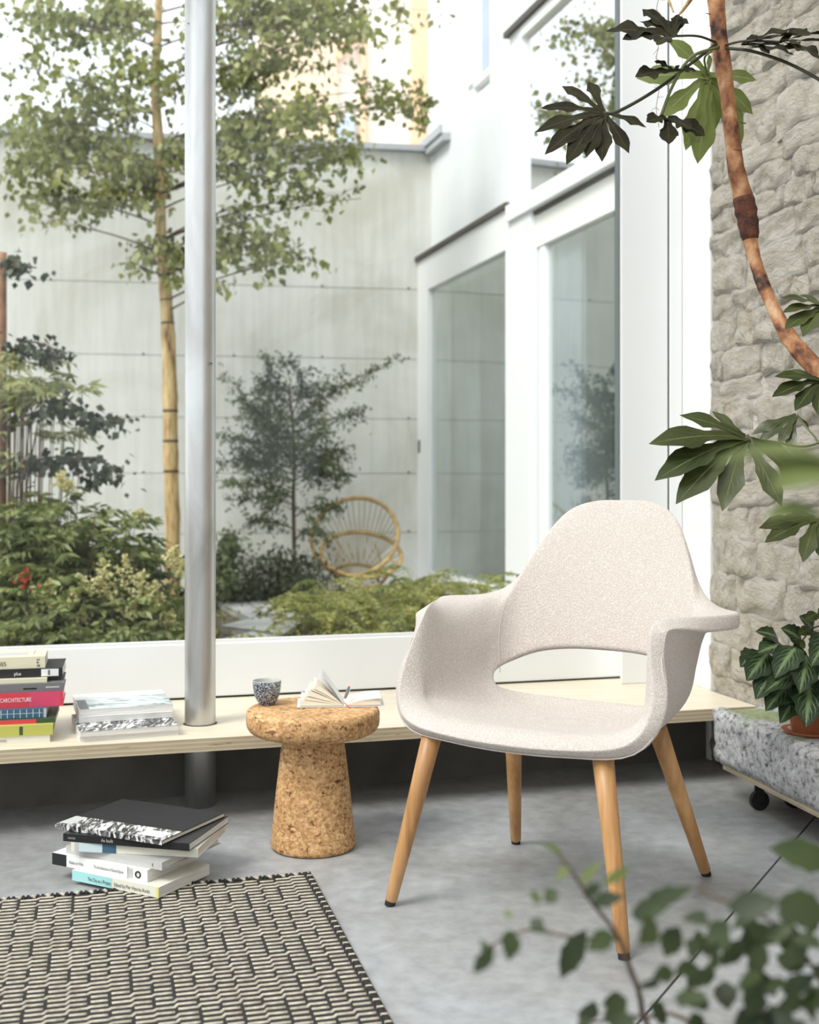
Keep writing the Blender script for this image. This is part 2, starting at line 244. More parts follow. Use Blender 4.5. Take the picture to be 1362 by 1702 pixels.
# ---------------- mesh builder ----------------
class MB:
    def __init__(s): s.v = []; s.f = []; s.m = []; s.uv = []
    def add(s, vs_, fs, mi=0, uvs=None):
        o = len(s.v); s.v += [tuple(v) for v in vs_]
        for k, f in enumerate(fs):
            s.f.append(tuple(i+o for i in f)); s.m.append(mi)
            s.uv.append([uvs[i] for i in f] if uvs is not None else None)
    def box(s, o, a, b, c, mi=0):          # corner o and three edge vectors
        o, a, b, c = map(Vector, (o, a, b, c))
        vs_ = [o, o+a, o+a+b, o+b, o+c, o+a+c, o+a+b+c, o+b+c]
        fs = [(0, 3, 2, 1), (4, 5, 6, 7), (0, 1, 5, 4), (1, 2, 6, 5), (2, 3, 7, 6), (3, 0, 4, 7)]
        if a.cross(b).dot(c) < 0: fs = [f[::-1] for f in fs]
        s.add(vs_, fs, mi)
    def quad(s, pts, mi=0): s.add(pts, [(0, 1, 2, 3)], mi)
    def tube(s, pts, rad, seg=8, mi=0, caps=True, closed=False):
        pts = [Vector(p) for p in pts]; n = len(pts)
        if not hasattr(rad, '__len__'): rad = [rad]*n
        vs_ = []; prev = None
        for i, p in enumerate(pts):
            if closed: t = pts[(i+1) % n]-pts[i-1]
            else: t = pts[min(i+1, n-1)]-pts[max(i-1, 0)]
            t = t.normalized() if t.length > 1e-9 else Vector((0, 0, 1))
            if prev is None: prev = t.orthogonal().normalized()
            x = prev - t*prev.dot(t)
            x = x.normalized() if x.length > 1e-6 else t.orthogonal().normalized()
            y = t.cross(x); prev = x
            for k in range(seg):
                a = 2*math.pi*k/seg; vs_.append(p+(x*math.cos(a)+y*math.sin(a))*rad[i])
        fs = []
        for i in range(n if closed else n-1):
            j = (i+1) % n
            for k in range(seg):
                k2 = (k+1) % seg; fs.append((i*seg+k, i*seg+k2, j*seg+k2, j*seg+k))
        if caps and not closed: fs += [tuple(range(seg))[::-1], tuple((n-1)*seg+k for k in range(seg))]
        s.add(vs_, fs, mi)
    def lathe(s, c, prof, seg=48, mi=0, mats=None):
        c = Vector(c); vs_ = []
        for r, z in prof:
            for k in range(seg):
                a = 2*math.pi*k/seg; vs_.append(c+Vector((r*math.cos(a), r*math.sin(a), z)))
        for i in range(len(prof)-1):
            pass
        o = len(s.v); s.v += [tuple(v) for v in vs_]
        for i in range(len(prof)-1):
            for k in range(seg):
                k2 = (k+1) % seg; s.f.append((o+i*seg+k, o+i*seg+k2, o+(i+1)*seg+k2, o+(i+1)*seg+k)); s.m.append(mats[i] if mats else mi); s.uv.append(None)
        for e, rev in ((0, True), (len(prof)-1, False)):
            if prof[e][0] > 1e-5:
                f = tuple(o+e*seg+k for k in range(seg)); s.f.append(f[::-1] if rev else f); s.m.append(mats[min(e, len(mats)-1)] if mats else mi); s.uv.append(None)
    def build(s, name, mats, parent=None, smooth=False, bev=0, mods=None):
        if not isinstance(mats, (list, tuple)): mats = [mats]
        me = bpy.data.meshes.new(name); vv = np.array(s.v, dtype=float)
        if parent is not None: org = Vector(parent['org'])
        else: org = Vector((float(vv[:, 0].mean()), float(vv[:, 1].mean()), float(vv[:, 2].min())))
        vv = vv - np.array(org)
        me.from_pydata(vv.tolist(), [], s.f)
        for m_ in mats: me.materials.append(m_)
        me.polygons.foreach_set('material_index', s.m)
        if any(u is not None for u in s.uv):
            ul = me.uv_layers.new(name='UVMap'); flatuv = []
            for f, u in zip(s.f, s.uv):
                for k in range(len(f)): flatuv += list(u[k]) if u else [0, 0]
            ul.data.foreach_set('uv', flatuv)
        if smooth: me.polygons.foreach_set('use_smooth', [True]*len(s.f))
        me.update()
        ob = bpy.data.objects.new(name, me); scene.collection.objects.link(ob)
        if parent is not None:
            ob.parent = parent
            ob['org'] = tuple(org)          # mesh children share the origin of their thing
        else: ob.location = org; ob['org'] = tuple(org)
        if bev:
            b_ = ob.modifiers.new('bevel', 'BEVEL'); b_.width = bev; b_.segments = 2; b_.limit_method = 'ANGLE'
        return ob
allobs = []
def tag(o, label=None, cat=None, group=None, kind=None):
    if label: o['label'] = label
    if cat: o['category'] = cat
    if group: o['group'] = group
    if kind: o['kind'] = kind
    return o
def thing(name, loc, label, cat, group=None):
    o = bpy.data.objects.new(name, None); scene.collection.objects.link(o); o.location = loc; o['org'] = tuple(loc); o.empty_display_size = 0.05
    return tag(o, label, cat, group)
def sempty(name, loc):
    o = bpy.data.objects.new(name, None); scene.collection.objects.link(o); o.location = loc; o['org'] = tuple(loc); o['kind'] = 'structure'; return o
def struct(o): o['kind'] = 'structure'; return o
def rbox(mb, u0, u1, v0, v1, z0, z1, mi=0): mb.box(R(u0, v0, z0), UX*(u1-u0), VX*(v1-v0), (0, 0, z1-z0), mi)
def one(name, mat, f, parent=None, **k):
    mb = MB(); f(mb); return mb.build(name, mat, parent, **k)

# ================= ROOM =================
ZB = 0.25                                   # bench top
floor = sempty('floor', (0, 0, 0))
def joint_dir():
    a = G(1362, 1350, 0); c = G(1060, 1702, 0); return a, (a-c).normalized()
ja, jd = joint_dir(); jn = Vector((jd.y, -jd.x, 0))      # to the right
ul, ur, vb, vf = -3.2, 2.3, -6.6, 0.02
A_ = ja + jd*2.6; B_ = ja - jd*7
mb = MB(); c1_, c2_ = R(ul, vf, 0), R(ul, vb, 0)
def clip_poly(poly, p, n):
    out_ = []
    for i in range(len(poly)):
        a, c = poly[i], poly[(i+1) % len(poly)]; da, dc = (a-p).dot(n), (c-p).dot(n)
        if da <= 0: out_.append(a)
        if da*dc < 0: out_.append(a+(c-a)*(da/(da-dc)))
    return out_
rect = [R(ul, vb, 0), R(ur, vb, 0), R(ur, vf, 0), R(ul, vf, 0)]
for sgn in (1, -1):
    pl = clip_poly(rect, ja - jn*0.0028*sgn, jn*sgn)
    mb = MB(); n = len(pl); mb.add([v for v in pl]+[v-Vector((0, 0, 0.03)) for v in pl], [tuple(range(n)), tuple(range(2*n-1, n-1, -1))]+[(i, i+n, (i+1) % n+n, (i+1) % n) for i in range(n)])
    mb.build('slab', M['floor'], floor)
one('subfloor', M['dark'], lambda m_: rbox(m_, ul, ur, vb, vf, -0.12, -0.032), floor)
# plinth wall below the window
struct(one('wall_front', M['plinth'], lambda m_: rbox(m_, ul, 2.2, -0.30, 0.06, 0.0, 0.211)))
# window: sill panel, jamb, glass
win = sempty('window_1', R(0, 0, 0.26))
one('sill_panel', M['white'], lambda m_: rbox(m_, ul, 2.008, -0.005, 0.06, 0.2555, 0.437), win, bev=0.003)
one('sill_gap', M['dark'], lambda m_: rbox(m_, ul, 2.03, 0.0, 0.055, 0.245, 0.2555), win)  # dark backing strip, colours in the shadow of the open gap
def splay(m_):
    q = [R(1.952, -.13, .25), R(2.139, -.13, .25), R(2.139, .08, .25), R(2.03, .08, .25), R(2.008, 0, .25)]; z3 = Vector((0, 0, 3.1))
    m_.add(q+[p+z3 for p in q], [(4, 3, 2, 1, 0), (5, 6, 7, 8, 9)]+[(i, (i+1) % 5, (i+1) % 5+5, i+5) for i in range(5)])
one('frame', M['white'], splay, win, bev=0.003)
one('frame', M['white'], lambda m_: rbox(m_, 2.147, 2.199, -0.13, 0.08, 0.25, 3.35), win, bev=0.004)
one('gasket', M['dark'], lambda m_: rbox(m_, 2.139, 2.147, -0.122, 0.02, 0.25, 3.35), win)
one('gasket', pm('grey_gasket', (0.12, 0.14, 0.14), 0.5), lambda m_: rbox(m_, 2.001, 2.008, -0.004, 0.03, 0.437, 3.3), win)
one('glazing_bead', M['white'], lambda m_: rbox(m_, ul, 2.001, 0.0, 0.02, 0.437, 0.448), win)
one('pane', M['glass'], lambda m_: m_.quad([R(ul, 0.025, 0.437), R(2.012, 0.025, 0.437), R(2.012, 0.025, 3.3), R(ul, 0.025, 3.3)]), win)
one('head_frame', M['white'], lambda m_: rbox(m_, ul, 1.955, -0.05, 0.08, 3.3, 3.42), win)
# other room walls and glass roof
struct(one('wall_left', M['plaster'], lambda m_: rbox(m_, ul-0.12, ul, vb, 0.06, 0, 1.1)))
struct(one('wall_rear', M['plaster'], lambda m_: rbox(m_, ul, ur, vb-0.12, vb, 0, 1.0)))
w2 = sempty('unseen_window_2', R(ul, -3, 1.1))  # unseen left glazing, added to let more daylight into the room
for k in range(5): one('frame', M['white'], lambda m_: rbox(m_, ul-0.09, ul-0.02, vb+k*1.62, vb+k*1.62+0.07, 1.1, 3.42), w2)
one('pane', M['roofglass'], lambda m_: m_.quad([R(ul-0.05, vb, 1.1), R(ul-0.05, 0, 1.1), R(ul-0.05, 0, 3.4), R(ul-0.05, vb, 3.4)]), w2)
w3 = sempty('unseen_window_3', R(0, vb, 1.0))  # unseen glazing behind the camera, added for soft light from the rear
for k in range(5): one('frame', M['white'], lambda m_: rbox(m_, ul+k*1.35, ul+k*1.35+0.07, vb-0.09, vb-0.02, 1.0, 3.42), w3)
one('pane', M['roofglass'], lambda m_: m_.quad([R(ul, vb-0.05, 1.0), R(ur, vb-0.05, 1.0), R(ur, vb-0.05, 3.4), R(ul, vb-0.05, 3.4)]), w3)
roof = sempty('ceiling', R(-0.5, -3, 3.42))
one('roof_pane', M['roofglass'], lambda m_: m_.quad([R(ul, vb, 3.55), R(ur, vb, 3.55), R(ur, 0.05, 3.55), R(ul, 0.05, 3.55)]), roof)
for k in range(5): one('beam', M['greyflash'], lambda m_: rbox(m_, ul+k*1.3, ul+k*1.3+0.08, vb, 0.05, 3.42, 3.54), roof)
for k in range(3): one('beam', M['greyflash'], lambda m_: rbox(m_, ul, ur, vb+k*3.25, vb+k*3.25+0.08, 3.42, 3.54), roof)
# right wall: plaster strip then stones
wr = sempty('wall_right', R(2.2, -1, 0))
one('plaster_strip', M['plaster'], lambda m_: rbox(m_, 2.2, 2.5, -0.325, 0.08, 0.0, 3.42), wr, bev=0.006)
VS1 = -1.95
one('mortar', M['mortar'], lambda m_: rbox(m_, 2.215, 2.5, vb, -0.325, 0, 3.42), wr)
stone_meshes = []
for k in range(12):
    nu, nv_ = 15, 8; vs_ = []; fs = []
    for j in range(nv_+1):
        for i in range(nu+1):
            x, y = i/nu-0.5, j/nv_-0.5
            edge = max(0, 1-(abs(x)*2)**8)*max(0, 1-(abs(y)*2)**5)
            q = Vector((x*3.0+k*7, y*1.6, k*3.3))
            h = (edge**0.4)*(0.55+0.85*noise.noise(q)+0.30*noise.fractal(q*2.6, .8, 2.1, 4))
            jx = 0.05*noise.noise(Vector((y*3, k*5, 1))); jy = 0.13*noise.noise(Vector((x*3, k*5, 9)))
            vs_.append(((x+jx)*1.06, (y+jy)*1.12, h))
    for j in range(nv_):
        for i in range(nu):
            a = j*(nu+1)+i; fs.append((a, a+1, a+nu+2, a+nu+1))
    ring = [i for i in range(nu+1)]+[j*(nu+1)+nu for j in range(1, nv_+1)]+[nv_*(nu+1)+i for i in range(nu-1, -1, -1)]+[j*(nu+1) for j in range(nv_-1, 0, -1)]
    b0_ = len(vs_)
    for r_ in ring: vs_.append((vs_[r_][0], vs_[r_][1], -0.6))
    L_ = len(ring)
    for i in range(L_): fs.append((ring[i], b0_+i, b0_+(i+1) % L_, ring[(i+1) % L_]))
    me = bpy.data.meshes.new('stone'); me.from_pydata(vs_, [], fs); me.materials.append(M['stone'])
    me.polygons.foreach_set('use_smooth', [True]*len(fs)); me.update(); stone_meshes.append(me)
z = 0.0; cnt = 0
while z < 3.40:
    h = random.uniform(0.075, 0.135); h = min(h, 3.42-z)
    v = -0.325
    while v > VS1:
        L = random.uniform(0.15, 0.36)
        if v == -0.325: L *= random.uniform(0.5, 1)
        o = bpy.data.objects.new('stone', random.choice(stone_meshes)); scene.collection.objects.link(o); o.parent = wr
        pos = R(2.215, v-L/2, z+h/2)-Vector(wr['org'])
        dep = random.uniform(0.014, 0.030)
        sx = random.choice((-1, 1)); 
        # local x -> along -V, local y -> Z, local z -> -U
        m3 = Matrix(((VX.x*-L*1.0, 0, -UX.x*dep), (VX.y*-L*1.0, 0, -UX.y*dep), (0, h*1.0, 0))).to_4x4()
        m3.translation = pos; o.matrix_local = m3 @ Matrix.Rotation((0 if sx > 0 else math.pi)+random.uniform(-.05, .05), 4, 'Z'); v -= L; cnt += 1
    z += h
# column
col = thing('steel_column', G(333, 1338, 0), 'round worn grey metal column passing through the plywood bench', 'column')
cc = Vector((-0.641, 3.684, 0))
col.location = cc; col['org'] = tuple(cc)
one('shaft', M['alu'], lambda m_: m_.tube([cc+Vector((0, 0, zz)) for zz in np.linspace(0, 3.42, 12)], 0.047, 48), col, smooth=True)
one('bolt', M['dark'], lambda m_: m_.tube([P(352, 604, 3.66), P(352, 604, 3.64)], 0.002, 8), col)
one('bolt', M['dark'], lambda m_: m_.tube([P(313, 39, 3.67), P(313, 39, 3.645)], 0.002, 8), col)
# bench (hole left round the column is a dark ring)
bench = thing('plywood_bench', R(0, -0.3, 0.211), 'long pale plywood bench shelf running below the big window', 'bench')
hole = []
mb = MB()
hc = cc-B0; hu, hv = hc.dot(UX), hc.dot(VX); hr = 0.052
def benchtop(mb, zt, flip):
    # plate with a round hole: quad ring pieces
    n = 32; sq = 0.12
    ringc = []; ringo = []
    for k in range(n):
        a = 2*math.pi*k/n; ca, sa = math.cos(a), math.sin(a); q = sq/max(abs(ca), abs(sa))
        ringc.append(R(hu+hr*ca, hv+hr*sa, zt)); ringo.append(R(hu+q*ca, hv+q*sa, zt))
    fs = [(k, (k+1) % n, n+(k+1) % n, n+k) for k in range(n)]
    if not flip: fs = [f[::-1] for f in fs]
    mb.add(ringc+ringo, fs)
    u0, u1, v0, v1 = ul, 2.195, -0.639, -0.008
    def q(a, b_, c, d):
        f = [(0, 1, 2, 3)] if not flip else [(3, 2, 1, 0)]
        mb.add([R(a, c, zt), R(b_, c, zt), R(b_, d, zt), R(a, d, zt)], f)
    q(u0, hu-sq, v0, v1); q(hu+sq, u1, v0, v1); q(hu-sq, hu+sq, v0, hv-sq); q(hu-sq, hu+sq, hv+sq, v1)
benchtop(mb, ZB, False); benchtop(mb, ZB-0.038, True)
mb.build('tabletop', M['ply'], bench)
mb = MB()
u0, u1, v0, v1 = ul, 2.195, -0.639, -0.008
mb.quad([R(u0, v0, ZB-0.038), R(u1, v0, ZB-0.038), R(u1, v0, ZB), R(u0, v0, ZB)])
mb.quad([R(u1, v0, ZB-0.038), R(u1, v1, ZB-0.038), R(u1, v1, ZB), R(u1, v0, ZB)])
mb.quad([R(u0, v1, ZB-0.038), R(u0, v0, ZB-0.038), R(u0, v0, ZB), R(u0, v1, ZB)])
mb.quad([R(u1, v1, ZB-0.038), R(u0, v1, ZB-0.038), R(u0, v1, ZB), R(u1, v1, ZB)])
n = 32
for k in range(n):
    a, a2 = 2*math.pi*k/n, 2*math.pi*(k+1)/n
    mb.quad([R(hu+hr*math.cos(a), hv+hr*math.sin(a), ZB-0.038), R(hu+hr*math.cos(a), hv+hr*math.sin(a), ZB), R(hu+hr*math.cos(a2), hv+hr*math.sin(a2), ZB), R(hu+hr*math.cos(a2), hv+hr*math.sin(a2), ZB-0.038)])
mb.build('edge_banding', M['plyedge'], bench)

# ================= LOUNGE CHAIR =================
LX = Vector((0.848, -0.53, 0)); LY = Vector((0.53, 0.848, 0)); CO = Vector((0.371, 2.897, 0)); CL = Vector((0.358, 2.897, 0))
def loc(p, o=CO): return o + LX*p[0] + LY*p[1] + Vector((0, 0, p[2]))
chair = thing('lounge_armchair', CL, 'cream upholstered shell armchair with open lower back and four wooden legs', 'chair')
C0 = (0, -0.02, 0.408)
SEC = [  # P1, H, H', Q1, Q2, Q3, rim   (half chair from back centre to front centre)
 [(0, .10, .415), (0, .195, .452), (0, .245, .545), (0, .268, .65), (0, .297, .76), (0, .335, .87), (0, .378, .955)],
 [(.065, .095, .415), (.10, .185, .454), (.10, .236, .543), (.105, .259, .65), (.105, .288, .76), (.105, .326, .87), (.080, .372, .952)],
 [(.11, .08, .417), (.175, .16, .460), (.175, .205, .532), (.19, .230, .64), (.195, .262, .75), (.180, .305, .85), (.148, .352, .918)],
 [(.14, .06, .42), (.218, .13, .470), (.222, .160, .508), (.24, .185, .61), (.242, .215, .690), (.226, .262, .775), (.200, .312, .840)],
 [(.155, .035, .42), (.243, .09, .485), (.243, .092, .488), (.256, .110, .58), (.264, .155, .645), (.264, .21, .692), (.252, .262, .736)],
 [(.165, .01, .42), (.248, .05, .482), (.248, .051, .484), (.264, .055, .58), (.283, .08, .648), (.300, .145, .682), (.318, .215, .692)],
 [(.17, -.02, .42), (.252, 0, .478), (.252, .001, .480), (.270, .0, .58), (.290, .01, .648), (.335, .045, .684), (.408, .128, .690)],
 [(.17, -.07, .422), (.262, -.08, .474), (.262, -.08, .476), (.276, -.085, .58), (.286, -.08, .645), (.312, -.050, .682), (.362, .010, .690)],
 [(.165, -.11, .424), (.268, -.145, .470), (.268, -.146, .472), (.275, -.155, .56), (.277, -.158, .625), (.279, -.156, .668), (.289, -.150, .697)],
 [(.155, -.125, .425), (.268, -.17, .466), (.268, -.171, .468), (.278, -.185, .525), (.283, -.195, .570), (.288, -.20, .610), (.292, -.198, .642)],
 [(.14, -.13, .425), (.245, -.185, .455), (.246, -.186, .456), (.270, -.205, .477), (.287, -.217, .497), (.302, -.228, .515), (.316, -.238, .528)],
 [(.10, -.135, .423), (.185, -.205, .442), (.186, -.206, .442), (.215, -.230, .450), (.240, -.250, .455), (.264, -.270, .452), (.283, -.286, .438)],
 [(.05, -.135, .42), (.095, -.210, .438), (.095, -.211, .438), (.11, -.245, .444), (.122, -.275, .445), (.132, -.303, .437), (.142, -.318, .418)],
 [(0, -.135, .418), (0, -.210, .436), (0, -.211, .436), (0, -.247, .442), (0, -.278, .443), (0, -.307, .434), (0, -.324, .414)],
]
def catmull(pts, t, closed):
    n = len(pts); i = int(math.floor(t)); f = t-i
    def g(k): return pts[k % n] if closed else (pts[k] if 0 <= k < n else (2*pts[0]-pts[1] if k < 0 else 2*pts[n-1]-pts[n-2]))
    a, b_, c, d = g(i-1), g(i), g(i+1), g(i+2)
    return 0.5*((2*b_)+(-a+c)*f+(2*a-5*b_+4*c-d)*f*f+(-a+3*b_-3*c+d)*f**3)
half = [np.array(s) for s in SEC]
full = half + [h*np.array([-1, 1, 1]) for h in half[-2:0:-1]]     # closed ring of sections
NS = len(full); SUB = 5
cols = []
for k in range(NS*SUB):
    cols.append(catmull(full, k/SUB, True))
lowN, upN = 7, 20
tip = 4
verts = []; NC = len(cols); uvs_ = []
center_i = 0
verts.append(Vector(C0)); uvs_.append((0, 0))
low = []; upr = []
for k, c in enumerate(cols):
    # lower part: centre, P1, H
    cn = np.array(C0); seq = [2*cn-c[0], cn, c[0], c[1]]
    row = []
    for j in range(1, lowN+1):
        t = 1+2.0*j/lowN
        p = catmull([seq[0], seq[1], seq[2], seq[3], c[3]*0.5+c[2]*0.5], min(t, 3.0-1e-6) if j < lowN else 2.999999, False)
        row.append(len(verts)); verts.append(Vector(p)); uvs_.append((p[0], p[1]))
    low.append(row)
    s_ = k/SUB; s_ = min(s_, NS-s_)
    row = []
    up_seq = [c[2], c[3], c[4], c[5], c[6]]
    for j in range(0, upN+1):
        t = 4.0*j/upN
        if j == 0 and s_ >= tip-0.001: row.append(low[-1][-1]); continue
        if s_ >= tip-0.001:
            ext = [c[0], c[1]]+up_seq[1:]
            p = catmull(ext, min(1+t, 4.999999), False)
        else: p = catmull(up_seq, min(t, 3.999999), False)
        row.append(len(verts)); verts.append(Vector(p))
        arc = abs(p[0])
        uvs_.append((p[0]+math.copysign(max(0, 0.3-p[1])*0.8, p[0]), 0.3+p[2]))
    upr.append(row)
fs = []
for k in range(NC):
    k2 = (k+1) % NC
    fs.append((0, low[k2][0], low[k][0]))
    for j in range(lowN-1): fs.append((low[k][j], low[k2][j], low[k2][j+1], low[k][j+1]))
    for j in range(upN):
        f = [upr[k][j], upr[k2][j], upr[k2][j+1], upr[k][j+1]]
        fs.append(tuple(f))
mb = MB(); mb.add([loc(v) for v in verts], fs, 0, uvs_)
shell = mb.build('seat_shell', M['cloth'], chair, smooth=True)
import bmesh
bm = bmesh.new(); bm.from_mesh(shell.data); bmesh.ops.recalc_face_normals(bm, faces=bm.faces)
# make inner side the front
bm.faces.ensure_lookup_table()
if bm.faces[0].normal.z < 0: bmesh.ops.reverse_faces(bm, faces=bm.faces)
bm.to_mesh(shell.data); bm.free()
sm_ = shell.modifiers.new('smooth', 'SMOOTH'); sm_.factor = 0.5; sm_.iterations = 9
so = shell.modifiers.new('solid', 'SOLIDIFY'); so.thickness = 0.036; so.offset = -1.0; so.use_even_offset = False
sb = shell.modifiers.new('sub', 'SUBSURF'); sb.levels = 1; sb.render_levels = 1
# seam piping along the outer edge of the rim
rim = [Vector(c[6]) for c in cols]; inn = [Vector(c[5]) for c in cols]
pipe = []
for k in range(NC):
    t = (rim[(k+1) % NC]-rim[k-1]).normalized(); r_ = (rim[k]-inn[k]).normalized(); nrm = t.cross(r_).normalized()
    if k == 0: psg = 1 if nrm.y > 0 else -1
    nrm = nrm*psg
    pipe.append(loc(rim[k]+nrm*0.0275-r_*0.0035))
one('piping', M['stitch'], lambda m_: m_.tube(pipe[int(9.2*SUB):int((NS-9.2)*SUB)+1], 0.0016, 6), chair, smooth=True)
# seams on the inside between back and arms
for sgn in (1, -1):
    pts = []
    ks = 3.55
    c = catmull(full, ks if sgn < 0 else NS-ks, True)
    for j in range(8):
        p = catmull([c[2], c[3], c[4], c[5], c[6]], min(4*j/12, 3.99999), False)
        nn = Vector((-p[0]*2.2, -0.5, 0.15)).normalized(); pts.append(loc(Vector(p)+nn*0.0008))
    one('seam', M['stitch'], lambda m_: m_.tube(pts, 0.0010, 5), chair, smooth=True)
feet = [((648, 1505), (-.20, -.25)), ((1038, 1594), (.215, -.24)), ((858, 1402), (-.20, .15)), ((1175, 1455), (.20, .13))]
for (fx, fy), (tx, ty) in feet:
    b_ = G(fx, fy, 0); t_ = loc((tx, ty, 0.425), CL); t_.z = 0.418 if ty < 0 else 0.40
    d_ = t_-b_; s0 = b_+d_*(0.012/d_.z)
    ln = one('leg', M['oak'], lambda m_: m_.tube([s0, s0+d_*0.008, s0+d_*0.3, s0+d_*0.6, t_], [0.0125, 0.0145, 0.0175, 0.0205, 0.0235], 20), chair, smooth=True)
    one('foot_cap', M['blackrub'], lambda m_: m_.tube([b_+Vector((0, 0, 0.0008)), b_+d_*(0.013/d_.z)], 0.0125, 16), ln)

# ================= CORK STOOL =================
sc_ = Vector((-0.262, 3.27, 0))
stool = thing('cork_stool', sc_, 'mushroom shaped cork stool standing between floor books and cream armchair', 'side table')
one('base', M['cork'], lambda m_: m_.lathe(sc_, [(0.10, 0), (0.113, 0.003), (0.1155, 0.012), (0.113, 0.03), (0.101, 0.15), (0.088, 0.26), (0.0825, 0.296), (0.0825, 0.318)], 64), stool, smooth=True)
one('tabletop', M['cork'], lambda m_: m_.lathe(sc_, [(0.082, 0.304), (0.130, 0.306), (0.158, 0.311), (0.172, 0.319), (0.179, 0.330), (0.181, 0.342), (0.181, 0.362), (0.179, 0.370), (0.175, 0.375), (0.168, 0.377), (0.05, 0.3772), (0.0001, 0.3772)], 72), stool, smooth=True)
# cup
cp = G(444, 1171, 0.377); cp.z = 0.377
cup = thing('tea_cup', cp, 'small dark speckled handleless cup on the cork stool', 'cup')
one('body', [M['glaze'], M['glaze_in']], lambda m_: m_.lathe(cp, [(0.019, 0.0), (0.0225, 0.0005), (0.0225, 0.006), (0.027, 0.010), (0.034, 0.025), (0.038, 0.045), (0.0395, 0.066), (0.0385, 0.0675), (0.037, 0.066), (0.0355, 0.045), (0.031, 0.025), (0.02, 0.012), (0.0001, 0.010)], 40, mats=[0]*6+[1]*6), cup, smooth=True)

# ================= BOOKS =================
def text_obj(s, size, org, xd, yd, mat, parent, width=None, name='lettering', align='LEFT'):
    cu = bpy.data.curves.new('t', 'FONT'); cu.body = s; cu.size = 1.0; cu.align_x = 'LEFT'
    o = bpy.data.objects.new('t', cu); scene.collection.objects.link(o)
    dg = bpy.context.evaluated_depsgraph_get(); me = bpy.data.meshes.new_from_object(o.evaluated_get(dg))
    bpy.data.objects.remove(o); bpy.data.curves.remove(cu)
    if len(me.vertices) == 0: return
    co = np.array([v.co[:] for v in me.vertices]); wdt = co[:, 0].max()-co[:, 0].min()
    sx = size
    if width: sx = width/max(wdt, 1e-6)
    xd, yd = xd.normalized(), yd.normalized(); nn = xd.cross(yd)*0.0004
    po = Vector(parent['org'])
    for v in me.vertices:
        x, y = v.co.x-co[:, 0].min(), v.co.y
        v.co = Vector(org)-po+xd*(x*sx)+yd*(y*size)+nn
    me.materials.clear(); me.materials.append(mat)
    ob = bpy.data.objects.new(name, me); scene.collection.objects.link(ob); ob.parent = parent; ob['org'] = tuple(po); return ob
def book(A, B, z, t, depth, label, cover, spine_side=True, pages='pages', prints=(), texts=(), group=None, cat='book', hard=0.0, name='book', L=None, bt=0.0016, topprints=(), right_cap=None):
    """A,B: left and right front bottom corners; the long front side is the spine (or the fore edge)."""
    A = Vector((A.x, A.y, z)); B = Vector((B.x, B.y, z)); xd = (B-A).normalized(); Lg = L or (B-A).length
    yd = Vector((-xd.y, xd.x, 0)); zd = Vector((0, 0, 1))
    if L: A = B-xd*L
    root = thing(name, A+xd*(Lg/2)+yd*(depth/2), label, cat, group)
    mats = [cover]; mb = MB()
    b0 = bt
    mb.box(A, xd*Lg, yd*depth, zd*b0); mb.box(A+zd*(t-b0), xd*Lg, yd*depth, zd*b0)
    if spine_side: mb.box(A+zd*b0, xd*Lg, yd*b0*1.2, zd*(t-2*b0))
    else: mb.box(A+zd*b0+yd*(depth-b0), xd*Lg, yd*b0, zd*(t-2*b0))
    for (x0, x1, a0, a1, mt) in prints:      # on the front long side, fractions
        mats.append(mt); o = A+xd*(x0*Lg)+zd*(a0*t)-yd*(0.0002*len(mats))
        mb.add([o, o+xd*((x1-x0)*Lg), o+xd*((x1-x0)*Lg)+zd*((a1-a0)*t), o+zd*((a1-a0)*t)], [(0, 1, 2, 3)], len(mats)-1)
    for (x0, x1, y0, y1, mt) in topprints:
        mats.append(mt); o = A+xd*(x0*Lg)+yd*(y0*depth)+zd*(t+0.00025*(len(mats)-1))
        mb.add([o, o+xd*((x1-x0)*Lg), o+xd*((x1-x0)*Lg)+yd*((y1-y0)*depth), o+yd*((y1-y0)*depth)], [(0, 1, 2, 3)], len(mats)-1)
    mb.build('cover', mats, root)
    ins = hard
    mb = MB()
    yo = b0*1.2 if spine_side else ins+0.0005; ylen = depth-b0*1.2-ins-0.0005
    mb.box(A+zd*b0+xd*(ins+0.0007)+yd*yo, xd*(Lg-2*ins-0.0014), yd*ylen, zd*(t-2*b0))
    mb.build('page_block', M[pages], root)
    for (s, x0, a0, size, mt, wd) in texts:
        text_obj(s, size*t, A+xd*(x0*Lg)+zd*(a0*t)-yd*0.0014, xd, zd, mt, root, width=wd*Lg if wd else None)
    return root, A, xd, yd, Lg
def Gz(px, py, z): return G(px, py, z)
K = M
